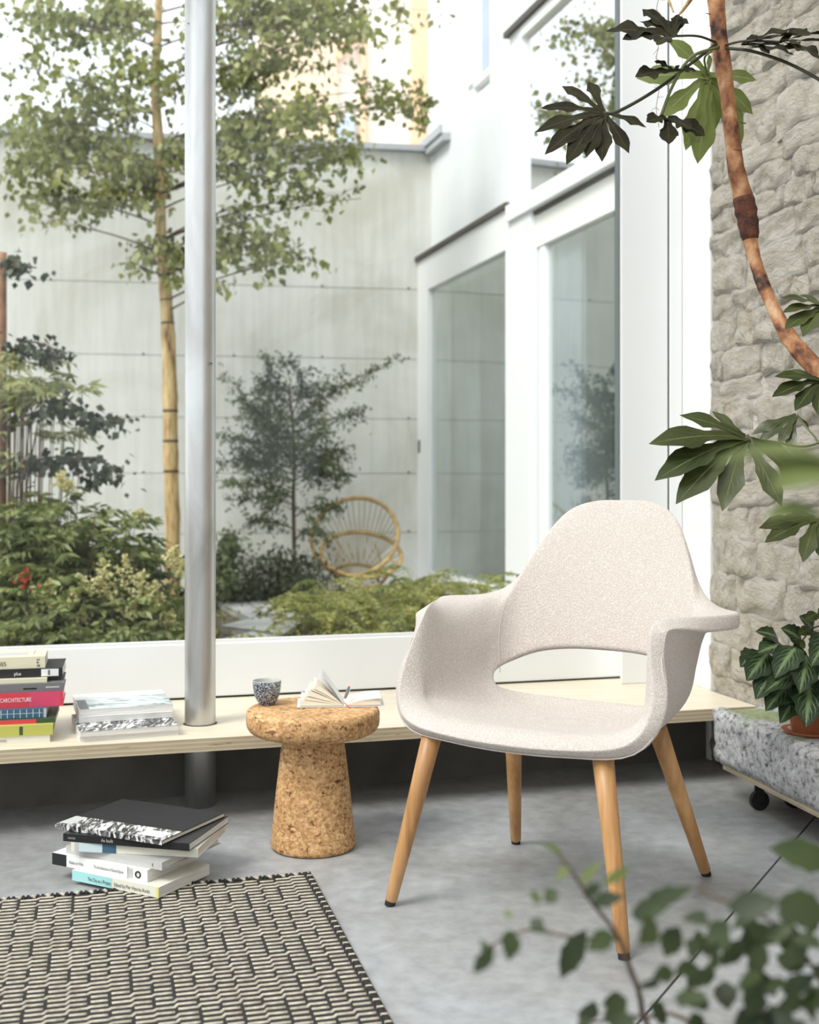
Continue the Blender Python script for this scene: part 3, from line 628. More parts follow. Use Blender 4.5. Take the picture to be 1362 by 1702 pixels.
# --- floor stack ---
fz = 0.0106         # the stack rests on the rug's far edge
def fb(A, yaw, L, t, depth, *a, **k):
    global fz
    A = Vector((A.x, A.y, 0)); d = Vector((math.cos(math.radians(yaw)), math.sin(math.radians(yaw)), 0)); B = A+d*L
    r_ = book(A, B, fz, t, depth, *a, **k); fz += t+0.0006; return r_
fb(G(120, 1470, 0), -28, 0.272, 0.025, 0.195, 'pale blue and cream spined softcover lying bottom of the floor stack', K['bk_ivory'],
   prints=[(0, .47, 0, 1, K['bk_cyan']), (.975, 1, 0, 1, K['bk_yellow'])],
   texts=[('The City as a Project', .19, .30, .5, K['bk_black'], .27), ('Edited by Pier Vittorio Aureli', .50, .30, .5, K['bk_black'], .40)], group='books stacked on the floor')
fb(G(87, 1443, .026), -27, 0.30, 0.029, 0.20, 'white softcover with black spine end, second from floor under the grey book', K['bk_white'],
   prints=[(0, .155, 0, 1, K['bk_black']), (.80, .805, .0, 1, K['bk_grey']), (.81, .85, .1, .9, K['bk_lgrey'])],
   texts=[('Rituals and Walls', .19, .36, .36, K['bk_black'], .15), ('The Architecture of Sacred Space', .45, .36, .36, K['bk_black'], .31)], group='books stacked on the floor')
# round emblem on that spine is a ring
bk2 = bpy.data.objects['book.001'] if 'book.001' in bpy.data.objects else None
fb(G(110, 1424, .056), -27, 0.30, 0.019, 0.235, 'plain pale grey hardcover in the middle of the floor stack', K['bk_lgrey'], hard=0.004, bt=0.0025,
   prints=[(.90, .91, .3, .7, K['bk_grey'])], group='books stacked on the floor')
fb(G(118, 1421, .076), -9, 0.325, 0.022, 0.23, 'cream spined book with blue drawing on its left end, in the floor stack', K['bk_ivory'], hard=0.003,
   prints=[(.06, .25, 0, 1, K['bk_paleblue']), (.25, .36, 0, 1, K['bk_blue']), (.03, .06, 0, 1, K['bk_lgrey'])],
   texts=[('the architecture of everyday cities', .50, .38, .34, K['bk_grey'], .33)] and [], group='books stacked on the floor')
fb(G(105, 1404, .099), -14, 0.335, 0.0185, 0.24, 'black softcover just below the topmost magazine on the floor', K['bk_black'],
   texts=[('As built', .31, .32, .62, K['bk_lgrey'], .095)], prints=[(.04, .10, .35, .6, K['bk_grey'])], group='books stacked on the floor')
r_, A6, x6, y6, L6 = fb(G(92, 1383, .118), -25, 0.325, 0.011, 0.262, 'black magazine with grey photo strip lying topmost on the floor stack', K['bk_shiny'], pages='pages2',
   topprints=[(0, 1, 0.0, .30, K['photo']), (.0, .12, .05, .29, K['bk_lgrey']), (.74, .96, .06, .22, K['bk_white'])], prints=[(0, 1, 0, 1, K['photo'])], cat='magazine', name='magazine')
r2 = [o for o in bpy.data.objects if o.get('label', '').startswith('white softcover with black spine end')][0]
A2 = G(87, 1443, .026); dy = math.radians(-27); x2 = Vector((math.cos(dy), math.sin(dy), 0)); y2 = Vector((-x2.y, x2.x, 0))
ec = Vector((A2.x, A2.y, 0.0362))+x2*0.272+Vector((0, 0, 0.0145))-y2*0.0008
mb = MB(); pts = []
for k in range(24):
    a = 2*math.pi*k/24; pts.append(ec+(x2*math.cos(a)+Vector((0, 0, 1))*math.sin(a))*0.007)
mb.tube(pts, 0.0018, 6, closed=True); mb.build('emblem', K['bk_black'], r2)

# --- left stack on bench ---
bz = ZB
def bb(px, py, L, t, depth, yaw, *a, **k):
    global bz
    Bp = G(px, py, bz); d = Vector((math.cos(math.radians(yaw)), math.sin(math.radians(yaw)), 0)); A = Bp-d*L
    r_ = book(A, Bp, bz, t, depth, *a, **k); bz += t+0.0005; return r_
gl = 'books stacked on the bench'
bb(83, 1233, .24, .0205, .17, 14, 'cream spined book lying on the bench, bottom of the left stack', K['bk_ivory'], prints=[], texts=[('ORBI', .41, .3, .42, K['bk_grey'], .10), ('........', .84, .3, .4, K['bk_lgrey'], .07)][:1], group=gl)
bb(88, 1221, .24, .030, .18, 14, 'yellow-green spined book second from bottom of the left bench stack', K['bk_olive'], hard=.003, prints=[(.62, .66, .1, .9, K['bk_green'])], group=gl)
bb(92, 1200.5, .25, .0115, .20, 13, 'thin dark green and red spined book above the yellow-green one', K['bk_green'], prints=[(0, .79, 0, 1, K['bk_red'])], group=gl)
bb(77, 1192, .25, .026, .17, 13, 'blue photo spined book directly below the red architecture book', K['bk_blue'],
   prints=[(.97, 1, 0, 1, K['bk_lgrey'])]+[(.5+.07*i, .508+.07*i, .05, .95, K['bk_paleblue']) for i in range(7)]+[(.45, .96, .5, .55, K['bk_paleblue'])], group=gl)
bb(105, 1173, .26, .042, .21, 14, 'thick red spined book in the middle of the left bench stack', K['bk_pink'], hard=.003, bt=.002,
   prints=[(0, .64, 0, 1, K['bk_red'])][:0]+[(.0, .63, 0.0, 1, K['bk_red']), (.97, 1, 0, 1, K['bk_red'])], texts=[('NICARCHITECTURE', .29, .40, .40, K['bk_white'], .37), ('the reference book', .86-.03, .44, .2, K['bk_black'], .10)][:1], group=gl)
bb(106, 1148, .25, .024, .20, 14, 'grey spined hardcover lying on top of the red book', K['bk_grey'], hard=.003, prints=[(.55, .70, .3, .5, K['bk_black']), (.80, .95, .42, .6, K['bk_lgrey'])], group=gl)
bb(78, 1134, .22, .012, .16, 14, 'thin cream spined book under the black book in the left stack', K['bk_cream'], group=gl)
bb(104, 1124, .25, .025, .19, 13, 'black spined book with white label second from top of left stack', K['bk_black'], prints=[(.76, .955, .08, .92, K['bk_white']), (.835, .86, .2, .8, K['bk_grey'])],
   texts=[('plus', .46, .3, .55, K['bk_white'], .075), ('Futures', .50, .35, .3, K['bk_lgrey'], .07)][:1], group=gl)
r_, A8, x8, y8, L8 = bb(75, 1110, .25, .034, .165, 14, 'thick cream paperback lying topmost on the left bench stack', K['bk_cream'],
   texts=[('SERIES', .40, .28, .5, K['bk_black'], .165)], prints=[], topprints=[(.2, .8, .25, .6, K['bk_lgrey']), (.86, .865, .3, .8, K['bk_black'])], group=gl)
text_obj('a+t', 0.017, A8+x8*(L8*0.94)+Vector((0, 0, 0.004))-y8*0.0006, Vector((0, 0, 1)), -x8, K['bk_black'], r_, width=0.024)

# --- magazines on bench ---
bz = ZB; gm = 'magazines stacked on the bench beside the column'
def mag(A, B, t, depth, label, **k):
    global bz
    r_ = book(G(*A, bz), G(*B, bz), bz, t, depth, label, k.pop('cover', K['bk_white']), spine_side=False, name='magazine', cat='magazine', group=gm, **k); bz += t+0.001; return r_
mag((132, 1234), (297, 1222), .014, .27, 'white magazine, bottom of the pile beside the metal column')
mag((133, 1226), (297, 1214), .016, .27, 'grey edged magazine with street photo cover, second from bottom beside the column', cover=K['bk_lgrey'], topprints=[(0, 1, 0, 1, K['photo'])])
mag((131, 1202), (287, 1192), .018, .25, 'thick white magazine under the pale landscape cover beside the column')
mag((131, 1190), (288, 1180), .018, .26, 'white magazine with pale landscape cover topmost beside the column', cover=K['bk_white'], topprints=[(0.0, 1, 0, .72, K['photo2']), (.01, .11, .0, .6, K['bk_grey'])])

# --- open notebook on stool ---
nb_o = G(572, 1170, 0.378); nb_o.z = 0.378
nb = thing('open_notebook', nb_o, 'open white notebook with fanned pages lying on the cork stool', 'notebook')
yw = math.radians(4); nx = Vector((math.cos(yw), math.sin(yw), 0)); ny = Vector((-nx.y, nx.x, 0)); nzv = Vector((0, 0, 1))
def nbp(x, y, z): return nb_o+nx*x+ny*y+nzv*z
D0, D1 = -0.045, 0.075
mb = MB()
mb.box(nbp(-0.128, D0-0.003, 0.0005), nx*0.125, ny*(D1-D0+0.006), nzv*0.0018); mb.box(nbp(0.003, D0-0.003, 0.0005), nx*0.107, ny*(D1-D0+0.006), nzv*0.0018)
mb.box(nbp(-0.004, D0-0.003, 0.0005), nx*0.008, ny*(D1-D0+0.006), nzv*0.0015)
mb.build('cover', K['bk_white'], nb)
def fan(side, items):
    for (ang0, ang1, ln, curl) in items:
        mb = MB(); vs_ = []; n = 10
        for y in (D0, D1):
            for s_, ang in ((0, ang0), (1, ang1)):
                for i in range(n+1):
                    t_ = i/n; a = ang*(1-t_*curl)
                    # arc integrated approx
                    x = ln*t_*math.cos(a*0.9); z_ = ln*t_*math.sin(a*0.9)
                    vs_.append(nbp(side*(0.002+x), y, 0.004+z_+0.0002*s_))
        q = n+1; fs_ = []
        for i in range(n):
            fs_ += [(q+i, q+i+1, 3*q+i+1, 3*q+i), (i+1, i, 2*q+i, 2*q+i+1), (i, i+1, q+i+1, q+i), (2*q+i+1, 2*q+i, 3*q+i, 3*q+i+1)]
        fs_ += [(n, 2*q+n, 3*q+n, q+n)]
        if side < 0: fs_ = [f[::-1] for f in fs_]
        mb.add(vs_, fs_); mb.build('page_block', K['pages2'], nb, smooth=False)
R_ = math.radians
fan(-1, [(R_(0), R_(9), .118, 0.0), (R_(11), R_(17), .108, 0.1), (R_(19), R_(30), .103, .1), (R_(33), R_(36), .100, .12), (R_(39), R_(49), .094, .15)])
fan(1, [(R_(0), R_(8), .098, 0.1), (R_(9.5), R_(16), .098, .25), (R_(17.5), R_(26), .100, .55)])
mb = MB()
for a_, c_ in ((R_(43), .15), (R_(52), .1), (R_(58), .05)):
    vs_ = []
    for y in (D0+.004, D1):
        for i in range(9):
            t_ = i/8; a = a_*(1-t_*c_); vs_.append(nbp(-(0.002+.1*t_*math.cos(a)), y, 0.004+.1*t_*math.sin(a)))
    mb.add(vs_, [(i, i+1, 9+i+1, 9+i) for i in range(8)])
mb.build('loose_page', K['paper'], nb)
rb = [nbp(0.0, D0-0.002, 0.012), nbp(0.004, D0-0.006, 0.010), nbp(0.008, D0-0.012, 0.006), nbp(0.013, D0-0.016, 0.002), nbp(0.016, D0-0.022, 0.0012)]
M['ribbon'] = pm('red_ribbon', (0.7, 0.03, 0.04), 0.5)
one('ribbon', M['ribbon'], lambda m_: m_.tube(rb, 0.0013, 5), nb)
pen = thing('pen', nbp(0.01, 0, 0.03), 'dark clicker pen with red end lying in the open notebook fold', 'pen')
pa, pb = nbp(0.002, D0+0.006, 0.022), nbp(0.014, D0+0.04, 0.048)
pd = pb-pa
one('barrel', K['bk_grey'], lambda m_: m_.tube([pa+pd*0.0, pa+pd*0.12, pa+pd*0.85], [0.0012, 0.0042, 0.0042], 12), pen, smooth=True)
one('push_button', M['ribbon'], lambda m_: m_.tube([pa+pd*0.85, pa+pd*0.9, pa+pd], [0.0040, 0.0034, 0.0030], 10), pen, smooth=True)
one('clip', M['greyflash'], lambda m_: m_.tube([pa+pd*0.84+nx*0.004-ny*0.003, pa+pd*0.78+nx*0.006-ny*0.004, pa+pd*0.4+nx*0.005-ny*0.003], 0.0009, 6), pen)

# ================= RUG =================
rc = G(515, 1458, 0); a2_ = G(645, 1700, 0); rvx = (rc-a2_).normalized()       # towards window
rux = Vector((-rvx.y, rvx.x, 0)) * -1                                      # to the right
RW, RD = 1.75, 1.15
rug = thing('woven_rug', rc-rux*(RW/2)-rvx*(RD/2), 'black and cream woven rug on the floor before the books', 'rug')
def RP(x, y, z): return rc - rux*x - rvx*y + Vector((0, 0, z))      # x leftwards, y toward camera
one('backing', M['dark_yarn'], lambda m_: m_.box(RP(RW, RD, 0.0012), rux*RW, rvx*RD, (0, 0, 0.0068)), rug, bev=0.002)
mb = MB(); mbk = MB()
pitch = 0.0215; cw = 0.0400; nrow = int(RD/pitch)
def yarn(mb, pts, r, h):
    # flattened ridge with 4 verts cross-section
    vs_ = []
    for i, p in enumerate(pts):
        t = (pts[min(i+1, len(pts)-1)]-pts[max(i-1, 0)]).normalized(); s_ = Vector((-t.y, t.x, 0))
        vs_ += [p-s_*r, p-s_*r*0.5+Vector((0, 0, h)), p+s_*r*0.5+Vector((0, 0, h)), p+s_*r]
    fs_ = []
    for i in range(len(pts)-1):
        for k in range(3): fs_.append((i*4+k, (i+1)*4+k, (i+1)*4+k+1, i*4+k+1))
    fs_ += [(0, 1, 2, 3), tuple((len(pts)-1)*4+k for k in (3, 2, 1, 0))]
    mb.add(vs_, fs_)
ncol = int((RW-0.02)/cw)
colx = [0.012+c*cw+random.uniform(-.0015, .0015) for c in range(ncol+1)]
offs = [random.uniform(0, pitch)]
for c in range(ncol): offs.append(offs[-1]+pitch*random.choice((.5, .5, .5, .38, .62, .5, .30)))
for r in range(-ncol, nrow+ncol+2):
    pts = []
    for c in range(ncol):          # columns run leftwards; each line drops half a pitch at a column boundary
        y = r*pitch+(offs[c] % pitch if False else offs[c])-ncol*pitch*.25+random.uniform(-.0007, .0007)
        x0, x1 = colx[c]+.0035, colx[c+1]-.0035
        if y < 0.010 or y > RD-0.012:
            if len(pts) > 1: yarn(mb, pts, 0.0034, 0.0024)
            pts = []; continue
        pts += [RP(x0+(x1-x0)*k/3, y+random.uniform(-.0004, .0004), 0.0078) for k in range(4)]
        if random.random() < 0.52:
            yarn(mb, pts, 0.0034, 0.0024); pts = []
    if len(pts) > 1: yarn(mb, pts, 0.0034, 0.0024)
tag(mb.build('cream_weave', M['cream_yarn'], rug, smooth=True), kind='stuff')
# bound edges: slanted stitches along far and right sides
mbd, mbc = MB(), MB()
for k in range(int(RW/0.011)):
    x = k*0.011; (mbc if k % 3 == 0 else mbd).tube([RP(x+0.006, -0.006, 0.0045), RP(x+0.003, -0.002, 0.010), RP(x-0.002, 0.010, 0.0095)], [0.0036, 0.0042, 0.003], 6)
for k in range(int(RD/0.008)):
    y = k*0.008; (mbc if k % 4 == 3 else mbd).tube([RP(-0.004, y, 0.0045), RP(0.0, y-0.002, 0.0105), RP(0.010, y-0.006, 0.0095)], [0.0036, 0.0042, 0.003], 6)
tag(mbd.build('edge_binding', M['dark_yarn'], rug, smooth=True), kind='stuff'); tag(mbc.build('edge_binding', M['cream_yarn'], rug, smooth=True), kind='stuff')

# ================= BLOCK ON DOLLY =================
bl0 = G(1202, 1278, .094); bl1 = G(1362, 1360, .094); bd = (bl1-bl0).normalized(); bn_ = Vector((-bd.y, bd.x, 0))     # towards the wall side
bl0.z = 0
dolly = thing('plywood_dolly', bl0+bd*0.35+bn_*0.14, 'low plywood board on castors under the pitted concrete slab', 'trolley')
BLn = 0.86
one('board', [M['plyedge']], lambda m_: m_.box(bl0+Vector((0, 0, .094)), bd*BLn, bn_*0.215, (0, 0, .023)), dolly, bev=0.001)
def caster(c):
    cst = one('castor', M['blackmetal'], lambda m_: (m_.tube([c+Vector((0, 0, .093)), c+Vector((0, 0, .086))], 0.018, 12), m_.box(c+Vector((-.012, -.01, .05))-bd*0.004, bd*0.008, bn_*0.02, (0, 0, .04)), m_.box(c+Vector((-.012, -.01, .03))+bd*.018, bd*0.003, bn_*0.02, (0, 0, .06))), dolly)
    one('wheel', M['blackrub'], lambda m_: m_.tube([c+Vector((0, 0, .030))-bd*0.0, c+Vector((0, 0, .030))+bd*0.016], 0.0295, 20), cst)
for q, s_ in ((0.13, 0.05), (0.72, 0.05), (0.13, 0.165), (0.72, 0.165)): caster(bl0+bd*q+bn_*s_)
# pitted slab: dense displaced box
mb = MB()
o_ = bl0 - bd*0.035 - bn_*0.022 + Vector((0, 0, 0.1175)); SL, SW, SH = BLn+0.06, 0.245, 0.160
nx_, ny_, nz_ = 44, 12, 9
def bpt(a, b_, c):
    p = o_+bd*(a*SL)+bn_*(b_*SW)+Vector((0, 0, c*SH))
    ctr = Vector((a-.5, b_-.5, c-.5)); ea, eb, ec_ = (abs(2*a-1))**14, (abs(2*b_-1))**8, (abs(2*c-1))**6
    r1 = 0.010*noise.fractal(p*14, 0.9, 2.0, 4); r2 = 0.006*noise.noise(p*60)
    nrm = (bd*(math.copysign(1, a-.5) if a in (0, 1) else 0)+bn_*(math.copysign(1, b_-.5) if b_ in (0, 1) else 0)+Vector((0, 0, (math.copysign(1, c-.5) if c in (0, 1) else 0))))
    rough = r1+r2
    if c == 0: nrm.z = 0
    cnt_ = (a in (0, 1))+(b_ in (0, 1))+(c in (0, 1))
    q = p + nrm*rough
    if cnt_ >= 2 : q -= nrm*0.009
    if a == 0: q += bd*(0.03*(1-c)*(1-c))
    return q
idx = {}
def vid(i, j, k):
    key = (i, j, k)
    if key not in idx: idx[key] = len(mb.v); mb.v.append(tuple(bpt(i/nx_, j/ny_, k/nz_)))
    return idx[key]
def fc(*q): mb.f.append(tuple(vid(*t_) for t_ in q)); mb.m.append(0); mb.uv.append(None)
for i in range(nx_):
    for j in range(ny_):
        fc((i, j, nz_), (i+1, j, nz_), (i+1, j+1, nz_), (i, j+1, nz_)); fc((i, j+1, 0), (i+1, j+1, 0), (i+1, j, 0), (i, j, 0))
    for k in range(nz_):
        fc((i, 0, k), (i+1, 0, k), (i+1, 0, k+1), (i, 0, k+1)); fc((i, ny_, k+1), (i+1, ny_, k+1), (i+1, ny_, k), (i, ny_, k))
for j in range(ny_):
    for k in range(nz_):
        fc((0, j+1, k), (0, j, k), (0, j, k+1), (0, j+1, k+1)); fc((nx_, j, k), (nx_, j+1, k), (nx_, j+1, k+1), (nx_, j, k+1))
tag(mb.build('concrete_slab', M['block'], smooth=True), 'rough pitted grey concrete slab with green moss on the dolly', 'concrete block')

# ================= LEAF GEOMETRY =================
def blade(mb, base, tipp, nrm, w, prof, curl=0.0, wav=0.0, n=8, fold=0.15, mi=0, phase=0.0):
    """a leaf blade from base to tip with half width w and a width profile; nrm = upper side"""
    base, tipp = Vector(base), Vector(tipp); d = tipp-base; L = d.length; d = d.normalized()
    nrm = (Vector(nrm)-d*Vector(nrm).dot(d)).normalized(); s_ = d.cross(nrm)
    vs_, uv, fs_ = [], [], []
    for i in range(n+1):
        t = i/n; hw = w*prof(t); c = base+d*(L*t)+nrm*(curl*L*4*t*(1-t)*0.5)
        wv_ = wav*hw*math.sin(t*17+phase)
        vs_ += [c-s_*(hw*(1+0.10*math.sin(t*23+phase)))+nrm*(fold*hw+wv_), c, c+s_*(hw*(1+0.10*math.sin(t*25+phase+1)))+nrm*(fold*hw-wv_)]
        uv += [(-1, t), (0, t), (1, t)]
    for i in range(n):
        a = i*3; fs_ += [(a, a+1, a+4, a+3), (a+1, a+2, a+5, a+4)]
    mb.add(vs_, fs_, mi, uv)
def lobe_prof(t):
    if t < 0.30: return 0.42
    if t < 0.66: q = (t-.30)/.36; return 0.42+0.58*(q*q*(3-2*q))
    return max(0.015, 1-((t-.66)/.34)**1.6)
ovate = lambda t: max(0.02, math.sin(math.pi*min(1, t**0.75))**0.8)
lance = lambda t: max(0.02, math.sin(math.pi*t**0.85))
def palmate(parent, c, tips, nrm, wr_=0.22, mat='fatsia', name='leaf', droop=0.10, wav=0.12, label=None):
    mb = MB()
    for i, tp in enumerate(tips):
        v = tp-c; L = v.length; nn = Vector(nrm)+Vector((0, 0, 0.0))
        blade(mb, c, tp, nn, L*wr_, lobe_prof, curl=droop, wav=wav, n=12, fold=0.10+0.12*(i % 2), phase=i*1.7)
    o = mb.build(name, M[mat], parent, smooth=True)
    if label: o['label'] = label
    return o
# ================= FATSIA TREE (right) =================
D_T = 3.15
ft_base = Vector((1.20, 2.62, 0))
fatsia = thing('fatsia_plant', ft_base, 'tall indoor fatsia with bare reddish trunk and dark lobed leaves by the stone wall', 'plant')
trunk_px = [(1189, -60, 14, 3.10), (1191, 0, 14, 3.10), (1196, 60, 13, 3.11), (1202, 105, 14, 3.12), (1210, 160, 12, 3.13), (1217, 220, 13, 3.14), (1224, 280, 14, 3.15), (1235, 325, 16, 3.16), (1244, 370, 15, 3.16), (1252, 420, 11, 3.15), (1268, 470, 11, 3.13), (1290, 520, 11, 3.11), (1315, 565, 14, 3.08), (1350, 605, 15, 3.05), (1400, 655, 16, 3.0), (1470, 760, 17, 2.92), (1530, 900, 18, 2.8)]
pts = [P(a, b_, d) for a, b_, r_, d in trunk_px]; rad = [r_/F*3.1 for a, b_, r_, d in trunk_px]
pts += [Vector((1.205, 2.66, 0.6)), Vector((1.20, 2.62, 0.27))]; rad += [0.030, 0.033]
# refine with catmull
pp, rr_ = [], []
arr = [np.array(list(p)+[r_]) for p, r_ in zip(pts, rad)]
for i in range((len(arr)-1)*5+1):
    q = catmull(arr, min(i/5, len(arr)-1-1e-6), False); pp.append(Vector(q[:3])); rr_.append(q[3]*(1+0.10*noise.noise(Vector((i*0.7, 0, 0)))))
one('trunk', M['bark_red'], lambda m_: m_.tube(pp, rr_, 16), fatsia, smooth=True)
scp = [(i, p) for i, p in enumerate(pp) if 318 < HY-(p.z-1)/p.y*F < 400]
one('bark_scar', nm('dark_scarred_bark', [(.35, (.03, .010, .006)), (.6, (.12, .035, .015)), (.8, (.26, .09, .035))], 30, .8, bs=1, bscale=70, bdist=.008), lambda m_: m_.tube([p for _, p in scp], [rr_[i_]*(1.16 if 0 < q < len(scp)-1 else .97)*(1+.05*math.sin(q*2.7)) for q, (i_, _) in enumerate(scp)], 16), fatsia, smooth=True)
pot = thing('plant_pot', ft_base, 'large terracotta pot holding the tall fatsia', 'pot')
one('body', M['terra'], lambda m_: m_.lathe(ft_base, [(0.11, 0), (0.12, 0.01), (0.15, 0.24), (0.165, 0.245), (0.165, 0.29), (0.15, 0.29), (0.145, 0.26), (0.0001, 0.26)], 32), pot, smooth=True)
def pet(pts_, r=0.0032, mat='petiole'):
    arr = [np.array(P(*p)) for p in pts_]; q = [Vector(catmull(arr, min(i/5, len(arr)-1-1e-6), False)) for i in range((len(arr)-1)*5+1)]
    one('petiole', M[mat], lambda m_: m_.tube(q, r, 8), fatsia, smooth=True)
def leafpx(c, tips, nrm, **k):
    cw_ = P(*c); tp = [P(*t_) for t_ in tips]; return palmate(fatsia, cw_, tp, Vector(nrm), **k)
D = 2.9
leafpx((1239, 727, D), [(1079, 738, D-.12), (1089, 799, D-.14), (1124, 838, D-.15), (1201, 850, D-.14), (1300, 842, D-.10), (1335, 800, D-.02), (1322, 765, D+.04), (1130, 690, D-.02), (1184, 684, D+.03)],
       (-.15, -.75, .62), wr_=.128, mat='fatsia', label='large dark green lobed leaf in front of the window jamb')
pet([(1240, 727, 2.9), (1290, 735, 2.95), (1340, 742, 3.05), (1400, 720, 3.0)], .003)
D = 2.95   # upper left leaf
leafpx((1003, 188, D), [(890, 220, D-.05), (899, 180, D), (934, 143, D+.05), (979, 136, D+.08), (906, 257, D-.08), (942, 274, D-.10), (975, 262, D-.1), (1001, 269, D-.1), (1046, 255, D-.08), (1075, 212, D-.02)],
       (-.1, -.8, .55), wr_=.125, mat='fatsia_old', wav=.2, label='dark lobed leaf with worn edges reaching over the upper window')
leafpx((1110, 196, 3.0), [(1112, 240, 2.95), (1075, 203, 2.95), (1150, 215, 2.95), (1172, 226, 2.98)], (0, -.8, .5), wr_=.26, mat='fatsia_old', wav=.25)
pet([(1192, 72, 3.1), (1150, 105, 3.05), (1090, 150, 3.0), (1028, 185, 2.95), (1003, 188, 2.95)], .0042, 'petiole_dark')
pet([(1196, 78, 3.1), (1150, 95, 3.02), (1120, 140, 3.0), (1098, 196, 3.0)], .0042)
D = 3.0    # top crown leaves left
leafpx((1120, 60, D), [(1008, 52, D-.03), (1035, 66, D-.05), (1068, 15, D+.05), (1063, 36, D+.03), (1092, 75, D-.08), (1137, 30, D+.06), (1128, 24, D+.04), (1108, 33, D+.05)], (0, -.72, .7), wr_=.20, mat='fatsia_old', wav=.25)
pet([(1190, 70, 3.1), (1160, 60, 3.05), (1120, 60, 3.0)], .003, 'petiole_dark')
D = 3.25   # light green underside leaf behind trunk
leafpx((1177, 125, D), [(1100, 195, D+.02), (1140, 250, D+.03), (1160, 272, D+.04), (1233, 240, D+.05), (1252, 190, D+.04), (1258, 133, D+.0), (1178, 90, D-.06), (1110, 65, D-.03), (1058, 130, D), (1190, 215, D+.06)], (.1, -.9, .2), wr_=.16, mat='fatsia_light', wav=.08, label='bright green lobed leaf hanging behind the trunk')
leafpx((1120, 118, 3.0), [(1056, 128, 2.97), (1088, 102, 3.0), (1130, 108, 3.0), (1158, 118, 3.0)], (0, -.7, .7), wr_=.28, mat='fatsia_old', wav=.2)
pet([(1177, 125, 3.25), (1172, 95, 3.22), (1195, 80, 3.14)], .003)
# right crown leaves
for cx, cy, dd, tl in [(1235, 75, 3.05, [(1300, 60, 3.0), (1345, 88, 2.95), (1320, 92, 2.92), (1280, 90, 2.95), (1260, 58, 3.1), (1375, 58, 3.0), (1330, 48, 3.1)]),
                       (1300, 70, 3.0, [(1400, 55, 2.9), (1420, 80, 2.9), (1362, 98, 2.85), (1340, 50, 3.1), (1330, 75, 2.9)])]:
    leafpx((cx, cy, dd), tl, (0, -.45, .9), wr_=.13, mat='fatsia_old', wav=.3)
pet([(1205, 80, 3.1), (1250, 85, 3.05), (1310, 105, 3.0), (1370, 137, 2.9), (1430, 180, 2.85)], .0042, 'petiole_dark')
pet([(1203, 76, 3.1), (1240, 68, 3.05), (1300, 70, 3.0)], .003, 'petiole_dark')
for sx_, sy_ in ((1180, 24), (1186, 45), (1226, 250), (1236, 205)):
    one('twig', M['bark_dark'], lambda m_: m_.tube([P(sx_+4, sy_, 3.1), P(sx_-7, sy_-2, 3.09)], [0.002, 0.0006], 5), fatsia)
# mid right leaves
for c, tl, nr_, lab in [((1372, 510, 2.95), [(1298, 495, 2.9), (1302, 520, 2.88), (1305, 548, 2.86), (1335, 560, 2.84), (1395, 570, 2.85), (1330, 490, 3.0), (1440, 500, 2.9)], (-.1, -.6, .8), None),
                        ((1364, 632, 2.95), [(1288, 626, 2.9), (1284, 660, 2.88), (1322, 683, 2.86), (1360, 690, 2.85), (1420, 680, 2.86), (1310, 616, 2.98), (1430, 630, 2.9)], (-.1, -.7, .7), None),
                        ((1356, 862, 2.9), [(1262, 878, 2.85), (1272, 902, 2.82), (1300, 860, 2.95), (1335, 935, 2.8), (1375, 940, 2.8), (1420, 900, 2.85), (1300, 845, 3.0)], (-.1, -.7, .6), 'dark lobed leaf hanging low in front of stones'),
                        ((1325, 690, 3.2), [(1250, 722, 3.2), (1262, 735, 3.18), (1295, 740, 3.15), (1310, 745, 3.15), (1345, 712, 3.2)], (-.3, -.7, .5), None)]:
    leafpx(c, tl, nr_, wr_=.14, mat='fatsia', label=lab)
pet([(1372, 510, 2.95), (1400, 560, 2.98), (1420, 650, 3.0)], .003)
pet([(1364, 632, 2.95), (1385, 640, 2.98), (1420, 665, 3.0)], .003)
pet([(1356, 862, 2.9), (1390, 850, 2.9), (1460, 800, 2.9)], .003)
pet([(1325, 690, 3.2), (1350, 720, 3.15), (1380, 750, 3.1), (1480, 780, 2.93)], .0025)
# dry hanging vine
vine = thing('dry_vine', P(1094, 0, 3.4), 'thin dry vine hanging beside the window jamb', 'vine')
vp = [P(1094+3*math.sin(i*1.3), -60+i*17, 3.55) for i in range(21)]
vs1 = one('stem', pm('dry_vine_stem', (0.28, 0.17, 0.13), 0.8), lambda m_: m_.tube(vp, 0.0011, 5), vine)
M['drytwig'] = pm('dry_twig', (0.24, 0.12, 0.10), 0.8)
for i in range(2, 20):
    for _ in range(2): one('twig', M['drytwig'], lambda m_: m_.tube([vp[i], vp[i]+Vector((random.uniform(-.02, .02), 0, random.uniform(-.02, .015)))], [0.001, 0.0006], 4), vine)
vine.location = vp[0]; 
one('aerial_root', M['bark'], lambda m_: m_.tube([P(1158, -50, 3.2), P(1148, 0, 3.2), P(1135, 18, 3.2), P(1127, 26, 3.2)], [.006, .006, .004, .002], 8), fatsia, smooth=True)
one('aerial_root', M['bark'], lambda m_: m_.tube([P(1110, -50, 3.25), P(1112, 0, 3.25), P(1120, 20, 3.2)], [.004, .004, .002], 8), fatsia, smooth=True)

